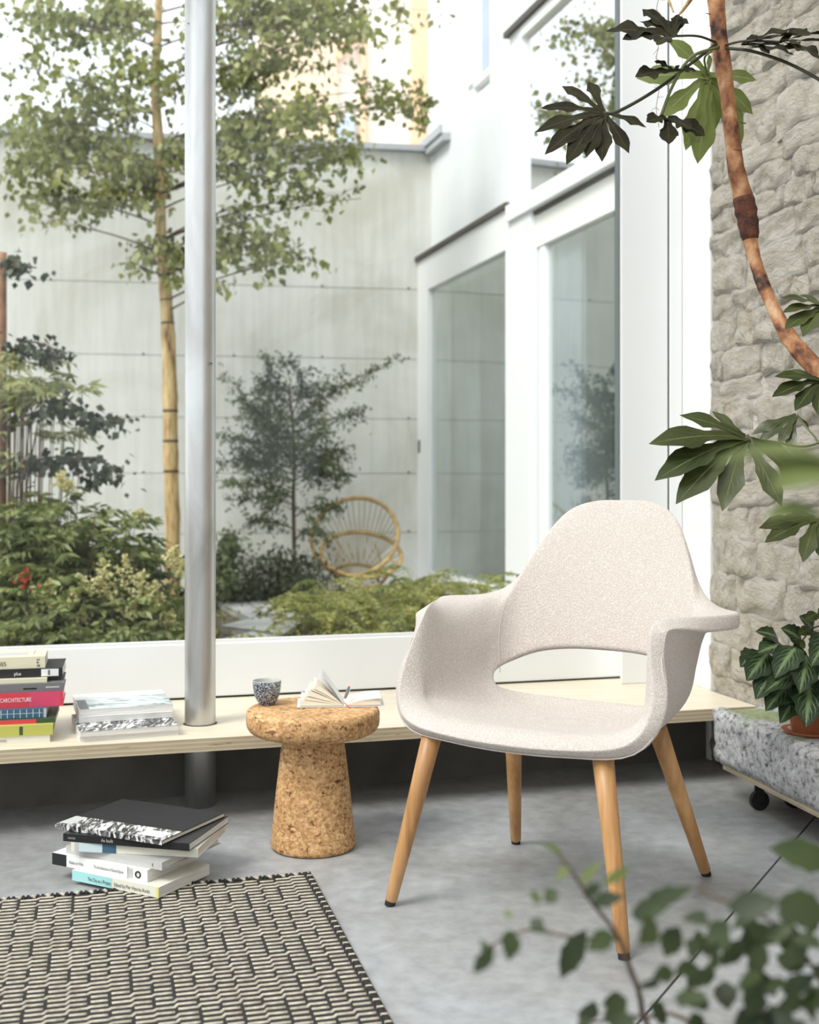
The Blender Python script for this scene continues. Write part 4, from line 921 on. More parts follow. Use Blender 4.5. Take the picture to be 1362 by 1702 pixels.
# ================= PRAYER PLANT =================
zt_ = 0.29
pc = P(1350, 1200, 3.42); pc.z = 0.279
pray = thing('prayer_plant', pc, 'bushy prayer plant with pale veined dark leaves on the mossy slab', 'plant')
one('stem', M['petiole_dark'], lambda m_: [m_.tube([pc+Vector((random.uniform(-.03, .03), random.uniform(-.03, .03), .07)), pc+Vector((random.uniform(-.05, .05), random.uniform(-.05, .05), random.uniform(.15, .25)))], 0.002, 5) for _ in range(10)], pray)
LV = [((1275, 1090), (1243, 1130), 27, -.02), ((1300, 1075), (1262, 1085), 24, 0), ((1292, 1110), (1258, 1160), 28, -.04), ((1322, 1080), (1290, 1125), 26, -.05), ((1310, 1140), (1275, 1180), 25, -.06), ((1318, 1120), (1272, 1150), 20, -.08),
      ((1340, 1095), (1330, 1150), 26, -.07), ((1345, 1140), (1340, 1205), 32, -.10), ((1375, 1060), (1350, 1105), 26, -.05), ((1330, 1065), (1300, 1045), 20, .02), ((1360, 1085), (1400, 1120), 26, -.03), ((1255, 1085), (1232, 1108), 18, .02),
      ((1325, 1150), (1298, 1200), 22, -.05), ((1385, 1130), (1380, 1190), 30, -.08), ((1350, 1050), (1330, 1025), 20, .03), ((1365, 1150), (1310, 1170), 24, -.02), ((1400, 1080), (1430, 1130), 28, -.03), ((1290, 1060), (1258, 1050), 15, .03)]
for (bx, by), (tx_, ty_), wd, dd in LV:
    mb = MB(); a = P(bx, by, 3.40+dd*0.6); t_ = P(tx_, ty_, 3.34+dd)
    v = t_-a; sc = 1.12; a = a-v*0.1; t_ = a+v*1.15
    blade(mb, a, t_, Vector((random.uniform(-.5, .1), -.85, .5)), wd/F*3.35*0.95, ovate, curl=.15, wav=.08, n=12, fold=.15)
    mb.build('leaf', M['prayer'], pray, smooth=True)
ppot = thing('plant_pot', pc, 'terracotta pot of the prayer plant on the slab', 'pot')
one('body', M['terra'], lambda m_: m_.lathe(pc, [(0.052, 0), (0.055, 0.003), (0.066, 0.07), (0.071, 0.071), (0.071, 0.085), (0.062, 0.085), (0.06, 0.07), (0.0001, 0.07)], 32), ppot, smooth=True)
one('saucer', M['terra'], lambda m_: m_.lathe(pc-Vector((0, 0, .004)), [(0.07, 0), (0.085, 0.012), (0.081, 0.012), (0.068, 0.004), (0.0001, 0.004)], 32), ppot, smooth=True)
# trailing seedling above the prayer plant
clmb = thing('ivy_sprig', P(1420, 1000, 3.45), 'small leafed trailing plant against the stone wall above the prayer plant', 'plant')
st = [P(1460, 1060, 3.4), P(1400, 1010, 3.42), P(1340, 975, 3.45), P(1312, 985, 3.46), P(1285, 1018, 3.46), P(1272, 1045, 3.45)]
one('stem', M['petiole_dark'], lambda m_: (m_.tube(st, .0022, 6), m_.tube([P(1400, 1010, 3.42), P(1350, 930, 3.46), P(1330, 900, 3.47)], .002, 6), m_.tube([st[3], P(1330, 1025, 3.42), P(1350, 1040, 3.4)], .002, 6)), clmb, smooth=True)
clmb.location = st[0]; clmb['org'] = clmb['org']
for (bx, by) in [(1338, 950), (1320, 960), (1350, 965), (1310, 985), (1300, 1005), (1282, 1018), (1275, 1032), (1345, 935), (1330, 920), (1355, 985), (1322, 1000), (1290, 1030), (1350, 1010), (1335, 1020), (1360, 940), (1308, 1020)]:
    an = random.uniform(0, 6.28); mb = MB(); a = P(bx, by, 3.45); t_ = a+Vector((math.cos(an)*.045, random.uniform(-.03, 0), math.sin(an)*.04-.01))
    blade(mb, a, t_, (0, -.9, .4), .016, ovate, n=6); mb.build('leaf', M['fatsia'], clmb, smooth=True)

# ================= FOREGROUND SHRUB =================
fgb = Vector((0.55, 1.22, 0))
fore = thing('foreground_shrub', fgb, 'out-of-focus leafy shrub in the lower right foreground', 'plant')
fpot = thing('plant_pot', fgb, 'dark pot under the foreground shrub', 'pot')
one('body', M['blackmetal'], lambda m_: m_.lathe(fgb, [(0.10, 0), (0.11, 0.005), (0.13, 0.26), (0.12, 0.26), (0.115, 0.24), (0.0001, 0.24)], 32), fpot, smooth=True)
def fstem(pts_, r=0.0035):
    arr = [np.array(P(*p)) if len(p) == 3 and p[0] > 50 else np.array(p) for p in pts_]
    q = [Vector(catmull(arr, min(i/4, len(arr)-1-1e-6), False)) for i in range((len(arr)-1)*4+1)]
    one('stem', M['bark_dark'], lambda m_: m_.tube(q, [r*(1-0.6*i/len(q)) for i in range(len(q))], 6), fore, smooth=True)
root_ = (0.55, 1.22, 0.24)
fstem([root_, (1130, 1760, 1.22), (1060, 1640, 1.2), (1030, 1560, 1.18), (985, 1500, 1.16), (945, 1440, 1.15), (915, 1405, 1.15)])
fstem([(1030, 1560, 1.18), (960, 1560, 1.17), (880, 1545, 1.17), (800, 1580, 1.17)], .0022)
fstem([root_, (1270, 1740, 1.25), (1265, 1650, 1.24), (1262, 1560, 1.22), (1240, 1500, 1.2)], .004)
fstem([root_, (1180, 1720, 1.2), (1080, 1690, 1.2), (980, 1700, 1.2)], .003)
fstem([root_, (1400, 1700, 1.2), (1340, 1590, 1.15), (1280, 1530, 1.1), (1160, 1480, 1.08)], .003)
FL = [(822, 1570, 788, 1618, 15, 0), (812, 1585, 800, 1562, 9, 0), (850, 1545, 845, 1598, 20, 0), (905, 1545, 880, 1530, 14, 0), (975, 1545, 932, 1625, 22, 0), (920, 1555, 880, 1548, 10, 0), (985, 1500, 1040, 1490, 14, 0),
      (928, 1480, 905, 1500, 16, 0), (1020, 1550, 975, 1580, 20, 0), (1090, 1530, 1060, 1570, 24, 0), (1060, 1520, 1155, 1475, 22, 1), (1050, 1520, 1110, 1510, 22, 0), (1130, 1540, 1105, 1590, 22, 0), (1140, 1520, 1180, 1540, 20, 0),
      (1000, 1470, 970, 1490, 12, 0), (945, 1440, 925, 1465, 9, 1), (935, 1420, 900, 1400, 7, 1), (1000, 1470, 1050, 1440, 10, 1), (965, 1470, 1000, 1430, 10, 1), (880, 1485, 900, 1500, 10, 1), (845, 1510, 846, 1530, 7, 1),
      (1165, 1580, 1200, 1560, 18, 0), (1210, 1530, 1175, 1570, 20, 0), (1235, 1560, 1200, 1605, 18, 0), (1260, 1640, 1240, 1690, 26, 0), (1205, 1630, 1210, 1680, 22, 0), (1120, 1660, 1180, 1660, 16, 0), (1080, 1670, 1110, 1700, 20, 0),
      (1040, 1660, 1000, 1670, 16, 0), (1060, 1700, 1010, 1700, 20, 0), (1290, 1590, 1340, 1610, 20, 0), (1270, 1560, 1320, 1540, 18, 0), (1300, 1650, 1360, 1620, 18, 0), (1320, 1690, 1260, 1702, 26, 0), (1290, 1500, 1380, 1520, 34, 0),
      (1210, 1510, 1300, 1500, 26, 1), (1280, 1410, 1400, 1440, 30, 1), (1320, 1560, 1370, 1580, 22, 0), (1160, 1605, 1120, 1620, 16, 0), (1170, 1690, 1140, 1720, 22, 0), (1250, 1620, 1290, 1640, 14, 1), (1150, 1560, 1150, 1600, 14, 1), (960, 1700, 990, 1720, 18, 0), (1180, 1600, 1175, 1640, 12, 1), (1340, 1640, 1390, 1690, 20, 0)]
fr_ = random.Random(11)
for _ in range(46):
    x_ = 1362-abs(fr_.gauss(0, 150)); y_ = fr_.uniform(1490+max(0, (1250-x_))*.6, 1715); an_ = fr_.uniform(0.2, 2.9); l_ = fr_.uniform(35, 62)
    FL.append((x_, y_, x_+math.cos(an_)*l_, y_+math.sin(an_)*l_, fr_.uniform(11, 20), 0))
for bx, by, tx_, ty_, wd, lt in FL:
    mb = MB(); dd = 1.05+random.uniform(-.06, .1); a = P(bx, by, dd); t_ = P(tx_, ty_, dd+random.uniform(-.05, .03))
    blade(mb, a, t_, (random.uniform(-.4, .4), -.8, random.uniform(.2, .8)), wd/F*dd*0.9, lance, curl=.1, wav=.05, n=8)
    mb.build('leaf', M['fore_light' if (lt and wd < 12) else 'fore'], fore, smooth=True)
# nearer tall stem at the right edge with a soft pale leaf
tall = thing('tall_foreground_plant', Vector((0.47, 0.92, 0)), 'blurred pale green leaves entering at the right edge', 'plant')
one('stem', M['petiole'], lambda m_: m_.tube([Vector((0.47, 0.92, 0.0)), Vector((0.46, 0.9, .6)), Vector((0.42, 0.86, 0.97))], 0.004, 6), tall, smooth=True)
for bx, by, tx_, ty_, wd in [(1430, 800, 1285, 815, 62), (1400, 780, 1180, 772, 24), (1400, 880, 1270, 862, 34)]:
    mb = MB(); blade(mb, P(bx, by, .86), P(tx_, ty_, .80), (-.2, -.6, .8), wd/F*.85, ovate, curl=.2, n=10); mb.build('leaf', M['fore_light'], tall, smooth=True)

# ================= GARDEN =================
GZ = 0.05
struct(one('trim_1', M['soil'], lambda m_: m_.box(R(-9, 0.10, -0.2), UX*11.6, VX*9, (0, 0, GZ+0.2))))
bpy.data.objects['trim_1'].name = 'ground'
# concrete wall, lifts as parts
wa, wb_ = Vector((0.19, 10.46, 0)), Vector((-3.36, 9.88, 0)); wd_ = (wb_-wa).normalized(); wn_ = Vector((-wd_.y, wd_.x, 0))
if wn_.y < 0: wn_ = -wn_
gw = sempty('wall_garden', wa+Vector((0, 0, 0)))
zs = [0.0, 0.53, 1.04, 1.51, 2.03, 2.635, 3.83]
for i in range(len(zs)-1):
    one('concrete_lift', M['concrete'], lambda m_: m_.box(wa+wn_*0.0+Vector((0, 0, zs[i]+.0025)), wd_*7.5, wn_*0.25, (0, 0, zs[i+1]-zs[i]-.005)), gw, bev=0.004)
one('joint', pm('concrete_joint', (0.30, 0.30, 0.28), .9), lambda m_: m_.box(wa+wn_*0.008, wd_*7.5, wn_*0.2, (0, 0, 3.82)), gw)
one('tie_holes', M['dark'], lambda m_: [m_.tube([wa+wd_*q+wn_*0.01+Vector((0, 0, zs[i]+.012)), wa+wd_*q-wn_*0.004+Vector((0, 0, zs[i]+.012))], .009, 8) for i in range(1, 6) for q in (.2, .95, 1.7, 2.45, 3.2, 4.0)], gw)
one('coping', M['greyflash'], lambda m_: m_.box(wa-wn_*0.06+Vector((0, 0, 3.83)), wd_*7.5, wn_*0.36, (0, 0, 0.05)), gw)
# facade
def FX(D, K): return K-.2955*D
fdv = Vector((-.2955, 1, 0)).normalized(); fnv = Vector((-fdv.y, fdv.x, 0))   # fnv points to the left / garden
K1, K2 = 3.283, 3.158
def fbox(mb, D0, D1, z0, z1, Ka, Kb, mi=0):
    if Kb is None:
        mb.quad([Vector((FX(D0, Ka), D0, z0)), Vector((FX(D1, Ka), D1, z0)), Vector((FX(D1, Ka), D1, z1)), Vector((FX(D0, Ka), D0, z1))]); return
    a = Vector((FX(D0, Ka), D0, z0)); b_ = Vector((FX(D1, Ka), D1, z0))
    mb.box(a, b_-a, Vector((Kb-Ka, 0, 0)), (0, 0, z1-z0), mi)
fac = sempty('wall_annex', Vector((FX(9, K1), 9, 0)))
def wallpieces(m_):
    # facade with openings: small upper window D 9.06..9.66 above z 3.95
    fbox(m_, 8.35, 10.46, 2.9, 3.95, K1, K1+.35); fbox(m_, 8.35, 9.06, 3.95, 6.0, K1, K1+.35); fbox(m_, 9.66, 10.55, 3.95, 6.0, K1, K1+.35); fbox(m_, 9.06, 9.66, 5.4, 6.0, K1, K1+.35)
    fbox(m_, 10.25, 10.46, 0, 2.9, K1, K1+.35); fbox(m_, 4.75, 8.35, 4.09, 6.0, K1, K1+.35); fbox(m_, 4.75, 10.3, 0.0, 0.12, K1-.10, K1+.35)
    fbox(m_, 4.75, 5.4, 0.12, 4.09, K1, K1+.35)
one('render_coat', M['facade'], wallpieces, fac)
one('gutter_corner', M['greyflash'], lambda m_: (fbox(m_, 9.95, 10.5, 3.80, 3.86, K1-.07, K1), fbox(m_, 9.95, 10.5, 3.86, 3.93, K1-.09, K1-.07)), fac)
# fixed window
wv2 = sempty('window_4', Vector((FX(9.5, K2), 9.5, .12)))
def fpart(name, mat, parent, *args, **k): return one(name, mat, lambda m_: [fbox(m_, *a) for a in args], parent, **k)
fpart('frame', M['white'], wv2, (10.17, 10.53, .12, 2.88, K2, K2+.2), bev=.004)
fpart('frame', M['white'], wv2, (8.42, 10.17, 2.595, 2.88, K2, K2+.2), bev=.004)
fpart('frame', M['white'], wv2, (8.42, 10.17, .12, .222, K2, K2+.2), bev=.004)
fpart('frame', M['white'], wv2, (7.98, 8.42, .12, 2.90, K2, K2+.25), bev=.004)
fpart('flashing', M['flash'], wv2, (8.34, 10.56, 2.88, 2.915, K2-.03, K1+.05))
fpart('pane', M['fglass'], wv2, (8.42, 10.17, .222, 2.595, K2+.04, None))
fpart('handle', M['dark'], wv2, (10.38, 10.40, 1.22, 1.33, K2-.01, K2))
# transom + upper window
wv3 = sempty('window_5', Vector((FX(7, K2), 7, 2.77)))
fpart('transom', M['white'], wv3, (4.9, 8.34, 2.77, 2.885, K2-.03, K1+.1), bev=.004)
fpart('frame', M['white'], wv3, (8.14, 8.34, 2.885, 4.05, K2, K1+.1), bev=.004)
fpart('flashing', M['flash'], wv3, (4.9, 8.38, 4.06, 4.10, K2-.03, K1+.02))
fpart('frame', M['white2'], wv3, (4.9, 8.34, 3.98, 4.06, K2, K1+.1), bev=.004)
fpart('pane', glassmat('upper_reflecting_glass', (.75, .8, .82), 0.75), wv3, (4.9, 8.14, 2.885, 3.98, K2+.04, None))
# sliding door
dr = sempty('door_1', Vector((FX(7, K2), 7, .12)))
fpart('lintel', M['white2'], dr, (4.9, 7.98, 2.53, 2.745, K2+.04, K2+.14), bev=.003)
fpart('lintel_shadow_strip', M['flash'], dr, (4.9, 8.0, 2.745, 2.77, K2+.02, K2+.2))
fpart('frame', M['white'], dr, (7.87, 7.95, .12, 2.53, K2+.05, K2+.14), bev=.003)
fpart('frame', M['white'], dr, (4.9, 7.87, .12, .20, K2+.05, K2+.14), bev=.003)
fpart('pane', M['fglass'], dr, (4.9, 7.87, .2, 2.53, K2+.08, None))
fpart('curtain', pm('pale_curtain', (.62, .66, .72), .9), dr, (7.50, 7.86, .2, 2.53, K2+.13, K2+.16))
# dim interior behind these windows
room = sempty('wall_interior', Vector((FX(7, K1)+.8, 7, 0)))
fpart('back_panel', pm('interior_grey', (.62, .66, .66), .9), room, (4.9, 10.4, 0.12, 4.1, K1+.75, K1+.8), (10.40, 10.45, .12, 4.1, K1+.05, K1+.8), (4.85, 4.9, .12, 4.1, K1+.1, K1+.8))
fpart('interior_floor', M['white2'], room, (4.9, 10.4, .08, .12, K1+.1, K1+.8), (4.9, 10.4, 2.8, 2.86, K1+.1, K1+.75), (4.9, 10.4, 4.1, 4.15, K1+.05, K1+.8))
# small upper window
w6 = sempty('window_6', Vector((FX(9.36, K1), 9.36, 3.95)))
fpart('frame', M['white'], w6, (9.06, 9.13, 3.95, 5.4, K1+.05, K1+.2), (9.56, 9.66, 3.95, 5.4, K1+.05, K1+.2), (9.13, 9.56, 3.95, 4.02, K1+.05, K1+.2))
fpart('pane', pm('blue_grey_pane', (.42, .48, .60), .15), w6, (9.13, 9.56, 4.02, 5.4, K1+.12, K1+.13))
# cream building beyond
cb = thing('cream_building', P(600, 795, 16), 'sunlit cream building with orange posts beyond the garden wall', 'building')
def pbox(m_, x0, x1, y0, y1, D, th): a = P(x0, y1, D); b_ = P(x1, y1, D); c = P(x0, y0, D); m_.box(a, b_-a, (0, th, 0), c-a)
one('wall', pm('cream_render', (.88, .82, .72), .9), lambda m_: pbox(m_, 425, 840, -200, 919, 16, 3), cb)
M['orange'] = pm('orange_timber', (.80, .52, .33), .7)
one('post', M['orange'], lambda m_: pbox(m_, 683, 713, -200, 600, 15.85, .14), cb)
one('post', M['orange'], lambda m_: pbox(m_, 600, 609, 60, 400, 15.9, .09), cb)
one('brace', M['orange'], lambda m_: m_.box(P(556, 92, 15.85), P(590, 45, 15.85)-P(556, 92, 15.85), (0, .1, 0), P(566, 98, 15.85)-P(556, 92, 15.85)), cb)
one('panel', pm('peach_render', (.86, .66, .47), .9), lambda m_: pbox(m_, 430, 560, 60, 300, 15.9, .09), cb)
one('window', pm('blue_grey_window', (.5, .56, .64), .3), lambda m_: pbox(m_, 540, 590, 190, 240, 15.92, .07), cb)
# grey house left
gh = thing('pale_house', P(380, 700, 19), 'pale grey house with window seen left of the cream building', 'building')
one('wall', pm('pale_house_render', (.82, .85, .9), .9), lambda m_: pbox(m_, 345, 430, 110, 899, 19, 2), gh)
one('window', pm('house_window', (.35, .4, .5), .3), lambda m_: pbox(m_, 378, 386, 130, 180, 18.95, .04), gh)
# stone slabs in the garden path
for i, (x0, y0, x1, y1, x2_, y2_, x3, y3) in enumerate([(362, 1010, 395, 985, 440, 1012, 420, 1040), (415, 1015, 440, 1003, 468, 1018, 440, 1030), (368, 1052, 430, 1036, 500, 1046, 470, 1066), (445, 1032, 480, 1024, 520, 1034, 500, 1045), (360, 1078, 420, 1062, 480, 1076, 430, 1095)]):
    q = [G(x0, y0, GZ), G(x1, y1, GZ), G(x2_, y2_, GZ), G(x3, y3, GZ)]
    mb = MB(); lo = [p+Vector((0, 0, 0.0)) for p in q]; hi = [p+Vector((0, 0, 0.045+.01*(i % 2))) for p in q]
    mb.add(lo+hi, [(4, 7, 6, 5), (0, 1, 5, 4), (1, 2, 6, 5), (2, 3, 7, 6), (3, 0, 4, 7)])
    o = mb.build('stepping_stone', M['slate'], bev=.006)
    tag(o, ['grey flat stone nearest the foot of the dark shrub', 'small pale stone tile lit by the sky beside the dark shrub', 'wide flat stepping stone in the middle of the garden path', 'small stepping stone beside the yellow ferns', 'stepping stone closest to the window sill'][i], 'stone', 'stepping stones in the garden')

# ---- foliage generator ----
def leaves_mesh(pts, size, jitter=.35, droop=.5, asp=.5, up=None, dirs=None):
    n = len(pts); pts = np.asarray(pts)
    d = rng.normal(size=(n, 3)); d[:, 2] -= droop*1.5
    if dirs is not None: d = d*0.45+dirs*1.4
    d /= np.linalg.norm(d, axis=1)[:, None]
    r = rng.normal(size=(n, 3)); r[:, 1] -= .3; r[:, 2] += .4
    s_ = np.cross(d, r); s_ /= np.linalg.norm(s_, axis=1)[:, None]; nn = np.cross(s_, d)
    L = size*(1+jitter*rng.uniform(-1, 1, n))[:, None]; W = L*asp*0.5
    b_ = pts; m1 = pts+d*L*.4+s_*W+nn*L*.06; m2 = pts+d*L*.4-s_*W+nn*L*.06; c = pts+d*L*.45; t = pts+d*L-nn*L*.06
    V = np.stack([b_, m1, c, m2, t], 1).reshape(-1, 3)
    k = np.arange(n)[:, None]*5
    Fa = np.concatenate([k+np.array([[0, 1, 2]]), k+np.array([[0, 2, 3]]), k+np.array([[1, 4, 2]]), k+np.array([[2, 4, 3]])], 0)
    return V, Fa
def foliage(parent, pts, size, mat, name='foliage', **k):
    V, Fa = leaves_mesh(pts, size, **k); org = np.array(parent['org'])
    me = bpy.data.meshes.new(name); me.vertices.add(len(V)); me.vertices.foreach_set('co', (V-org).ravel())
    nf_ = len(Fa); me.loops.add(nf_*3); me.loops.foreach_set('vertex_index', Fa.ravel().astype(np.int32))
    me.polygons.add(nf_); me.polygons.foreach_set('loop_start', np.arange(0, nf_*3, 3, dtype=np.int32)); me.polygons.foreach_set('loop_total', np.full(nf_, 3, dtype=np.int32))
    me.materials.append(mat); me.update(calc_edges=True); me.validate()
    o = bpy.data.objects.new(name, me); scene.collection.objects.link(o); o.parent = parent; o['org'] = tuple(parent['org']); o['kind'] = 'stuff'; return o
def pP(px, py, D): return np.array([(px-CX)/F*D, D, 1-(py-HY)/F*D])
def cloud(px, py, rx, ry, D, dD, n):
    g = rng.normal(size=(n, 3))*0.55
    Dd = D+g[:, 2]*dD; x = px+g[:, 0]*rx; y = py+g[:, 1]*ry
    return np.stack([(x-CX)/F*Dd, Dd, 1-(y-HY)/F*Dd], 1)
def twigs(mb, trunk_pts, targets, r0=.006, sag=.05, seg=5):
    """branches from the nearest trunk point somewhat below each target"""
    paths = []
    for t in targets:
        t = Vector(t); best = min(trunk_pts, key=lambda q: (Vector(q)-t).length+abs((Vector(q).z-(t.z-.25*abs(t.x-q[0]))))*1.5)
        a = Vector(best); mid = (a+t)/2+Vector((0, 0, sag*(t-a).length)); pts_ = []
        for i in range(9):
            u_ = i/8; pts_.append(a*(1-u_)**2+mid*2*u_*(1-u_)+t*u_*u_)
        mb.tube(pts_, [r0*(1-.85*i/8)+.0012 for i in range(9)], seg, caps=False); paths.append(pts_)
    return paths
# ---- birch tree ----
DB = 8.6
bt_px = [(287, 1020, 15), (286, 940, 13), (287, 860, 12), (284, 760, 12), (283, 660, 12), (280, 560, 11), (275, 480, 10), (268, 400, 9), (267, 300, 8.5), (264, 240, 9), (258, 140, 7.5), (262, 60, 7), (265, -20, 6), (268, -120, 5), (270, -260, 4)]
tp_ = [P(x, y, DB) for x, y, r_ in bt_px]
birch = thing('birch_tree', Vector((tp_[0].x, DB, GZ)), 'slender birch tree with tan trunk standing behind the metal column', 'tree')
tp_[0].z = GZ-.02
arr = [np.array(list(p)+[r_/F*DB]) for p, (a, b_, r_) in zip(tp_, bt_px)]
tpp = []; trr = []
for i in range((len(arr)-1)*4+1):
    q = catmull(arr, min(i/4, len(arr)-1-1e-6), False); tpp.append(Vector(q[:3])); trr.append(q[3]*(1+.10*(i % 4 == 0)))
one('trunk', M['bark'], lambda m_: m_.tube(tpp, trr, 14), birch, smooth=True)
for i in range(3, len(tpp)-6, 2):
    if (i*7) % 5 < 3:
        a_, b__ = tpp[i], tpp[i]+(tpp[i+1]-tpp[i]).normalized()*random.uniform(.008, .02)
        tag(one('bark_ring', M['bark_dark'], lambda m_: m_.tube([a_, b__], trr[i]*1.05, 12), birch, smooth=True))
CL_ = [  # px, py, rx, ry, dD, n
 (450, 40, 130, 55, .7, 620), (560, 30, 110, 50, .6, 420), (400, 130, 60, 60, .6, 300), (470, 110, 90, 45, .6, 330), (520, 190, 90, 40, .6, 420), (430, 210, 90, 40, .6, 420), (640, 150, 60, 22, .4, 70),
 (690, 180, 42, 34, .4, 120), (700, 165, 25, 25, .3, 40), (560, 270, 60, 40, .5, 150), (600, 240, 40, 22, .4, 60), (470, 290, 90, 30, .6, 230), (410, 270, 60, 40, .5, 230), (520, 330, 60, 26, .4, 80), (600, 330, 30, 30, .3, 20),
 (590, 60, 60, 45, .5, 160), (500, 0, 160, 40, .6, 420), (680, 10, 60, 14, .4, 60),
 (440, 405, 70, 22, .5, 200), (500, 435, 50, 14, .4, 90), (380, 420, 40, 22, .4, 110), (380, 480, 30, 6, .3, 24), (390, 370, 50, 22, .4, 60), (420, 340, 60, 18, .4, 60),
 (265, 420, 48, 26, .5, 170), (220, 445, 40, 10, .4, 40), (290, 445, 26, 22, .4, 60),
 (200, 30, 60, 60, .7, 480), (230, 120, 60, 40, .7, 200), (200, 270, 90, 45, .7, 420), (120, 250, 90, 45, .7, 380), (60, 330, 80, 40, .7, 260), (180, 330, 60, 26, .6, 200), (30, 270, 60, 50, .7, 260), (250, 310, 50, 30, .5, 150), (290, 270, 60, 40, .6, 120),
 (150, 190, 90, 40, .7, 220), (60, 200, 80, 40, .7, 260), (130, 140, 80, 26, .7, 100), (30, 110, 70, 30, .7, 80), (110, 40, 90, 45, .7, 260), (30, 30, 60, 50, .7, 180), (200, 190, 50, 50, .6, 150), (345, 40, 40, 60, .6, 120), (60, 370, 40, 14, .4, 40), (300, 130, 60, 60, .5, 120)]
allp = []; tg = []
mbt = MB()
for (x, y, rx, ry, dD, n) in CL_:
    Dc = DB+random.uniform(-.35, .35); tg_ = pP(x, y, Dc); tg.append(tg_)
paths = twigs(mbt, tpp, tg, .007, .10)
for (x, y, rx, ry, dD, n), pth in zip(CL_, paths):
    Dc = pth[-1].y; ends = []
    ntw = max(3, n//16)
    for _ in range(ntw):
        e = cloud(x, y, rx, ry, Dc, dD, 1)[0]; a = pth[random.randint(4, 8)]; e = Vector(e); mid = (a+e)/2+Vector((0, 0, .06))
        q = [a*(1-u_)**2+mid*2*u_*(1-u_)+e*u_*u_ for u_ in np.linspace(0, 1, 6)]
        mbt.tube(q, [.003-.0004*i for i in range(6)], 4, caps=False)
        k = max(1, int(n/ntw*1.15))
        for _j in range(k):
            u_ = random.uniform(.35, 1.05); p_ = a*(1-u_)**2+mid*2*u_*(1-u_)+e*u_*u_ if u_ <= 1 else e
            allp.append(np.array(p_)+rng.normal(size=3)*np.array([.055, .07, .05]))
mbt.build('branches', M['bark_dark'], birch, smooth=True)['kind'] = 'stuff'
allp = np.array(allp); sel = rng.random(len(allp)) < .68
foliage(birch, allp[sel], .062, M['leaf_birch'], asp=.75, droop=.7)
foliage(birch, allp[~sel], .058, M['leaf_pale'], asp=.75, droop=.7)
# ---- dark left tree ----
DL = 7.0
lt = thing('small_dark_tree', G(5, 1080, GZ), 'dark leaved tree with reddish stem at the left edge', 'tree')
lt['org'] = tuple(Vector(((3-CX)/F*DL, DL, GZ))); lt.location = Vector(lt['org'])
ltr = [P(3, y, DL) for y in range(1060, 380, -40)]
one('trunk', nm('reddish_bark', [(.3, (.16, .07, .03)), (.7, (.34, .17, .08))], 14, .7), lambda m_: m_.tube(ltr, [.028]*len(ltr), 10), lt, smooth=True)
br = [[(3, 600), (40, 570), (80, 575), (98, 600)], [(3, 700), (50, 690), (120, 672), (160, 700), (210, 695)], [(3, 790), (80, 775), (150, 760), (205, 785)], [(3, 460), (20, 440), (60, 445)], [(3, 690), (60, 670), (110, 665), (130, 680)], [(3, 780), (60, 765), (120, 760), (150, 790)]]
mbt = MB(); pts_ = []
for b_ in br:
    q = [P(x, y, DL-.1*i) for i, (x, y) in enumerate(b_)]
    arr = [np.array(v) for v in q]; pth = [Vector(catmull(arr, min(i/5, len(arr)-1-1e-6), False)) for i in range((len(arr)-1)*5+1)]
    mbt.tube(pth, [.008-.0003*i for i in range(len(pth))], 5, caps=False)
    for p_ in pth[3:]:
        for _ in range(6): pts_.append(np.array(p_)+rng.normal(size=3)*np.array([.045, .12, .035])+np.array([0, 0, -.01]))
for (x, y, rx, ry, n) in [(80, 590, 22, 22, 50), (30, 575, 30, 14, 36), (150, 700, 26, 14, 30), (170, 785, 26, 16, 50), (150, 805, 16, 20, 26), (25, 440, 22, 12, 30), (195, 697, 14, 7, 14), (60, 770, 46, 8, 30), (100, 680, 34, 10, 26)]:
    pts_ += list(cloud(x, y, rx, ry, DL, .25, n))
mbt.build('branches', M['bark_dark'], lt, smooth=True)['kind'] = 'stuff'
foliage(lt, np.array(pts_), .050, M['leaf_dark'], asp=.85, droop=.8)
# ---- shrubs at left: pinnate leaves ----
def sprays(parent, clumps, size, mat, nper=14, asp=.28, name='foliage', droop=.25, spread=.16):
    P_, Dr = [], []
    mbs = MB()
    base = Vector(parent['org'])
    for (x, y, rx, ry, D, dD, n) in clumps:
        for c in cloud(x, y, rx, ry, D, dD, n):
            a = rng.uniform(0, 2*math.pi); out_ = np.array([math.cos(a), math.sin(a)*.8-.2, rng.uniform(-.15, .45)]); out_ /= np.linalg.norm(out_)
            L = spread*rng.uniform(.7, 1.4); st_ = c; side = np.cross(out_, [0, 0, 1]); side /= np.linalg.norm(side)+1e-9
            for i in range(nper):
                t_ = i/nper; pos = st_+out_*L*t_+np.array([0, 0, -.25*L*t_*t_]); s_ = 1 if i % 2 else -1
                P_.append(pos); Dr.append(out_*.6+side*s_*.9+np.array([0, 0, -droop]))
            if rng.random() < .35:
                mbs.tube([Vector(st_), Vector((st_[0]*.85+base.x*.15, st_[1]*.85+base.y*.15, GZ+.02))], .003, 4, caps=False)
    if mbs.v: mbs.build('stems', M['bark_dark'], parent)['kind'] = 'stuff'
    return foliage(parent, np.array(P_), size, mat, name=name, asp=asp, dirs=np.array(Dr), jitter=.25)
s1 = thing('nandina_shrub', Vector(((60-CX)/F*6.6, 6.6, GZ)), 'broad green shrub with long narrow leaflets at the left of the garden', 'shrub')
sprays(s1, [(70, 880, 80, 34, 6.5, .3, 60), (150, 900, 80, 40, 6.6, .3, 55), (40, 930, 70, 40, 6.5, .3, 50), (120, 955, 110, 36, 6.7, .3, 50), (215, 935, 55, 32, 6.9, .3, 30), (60, 840, 50, 22, 6.8, .3, 24)], .085, M['leaf_shrub'])
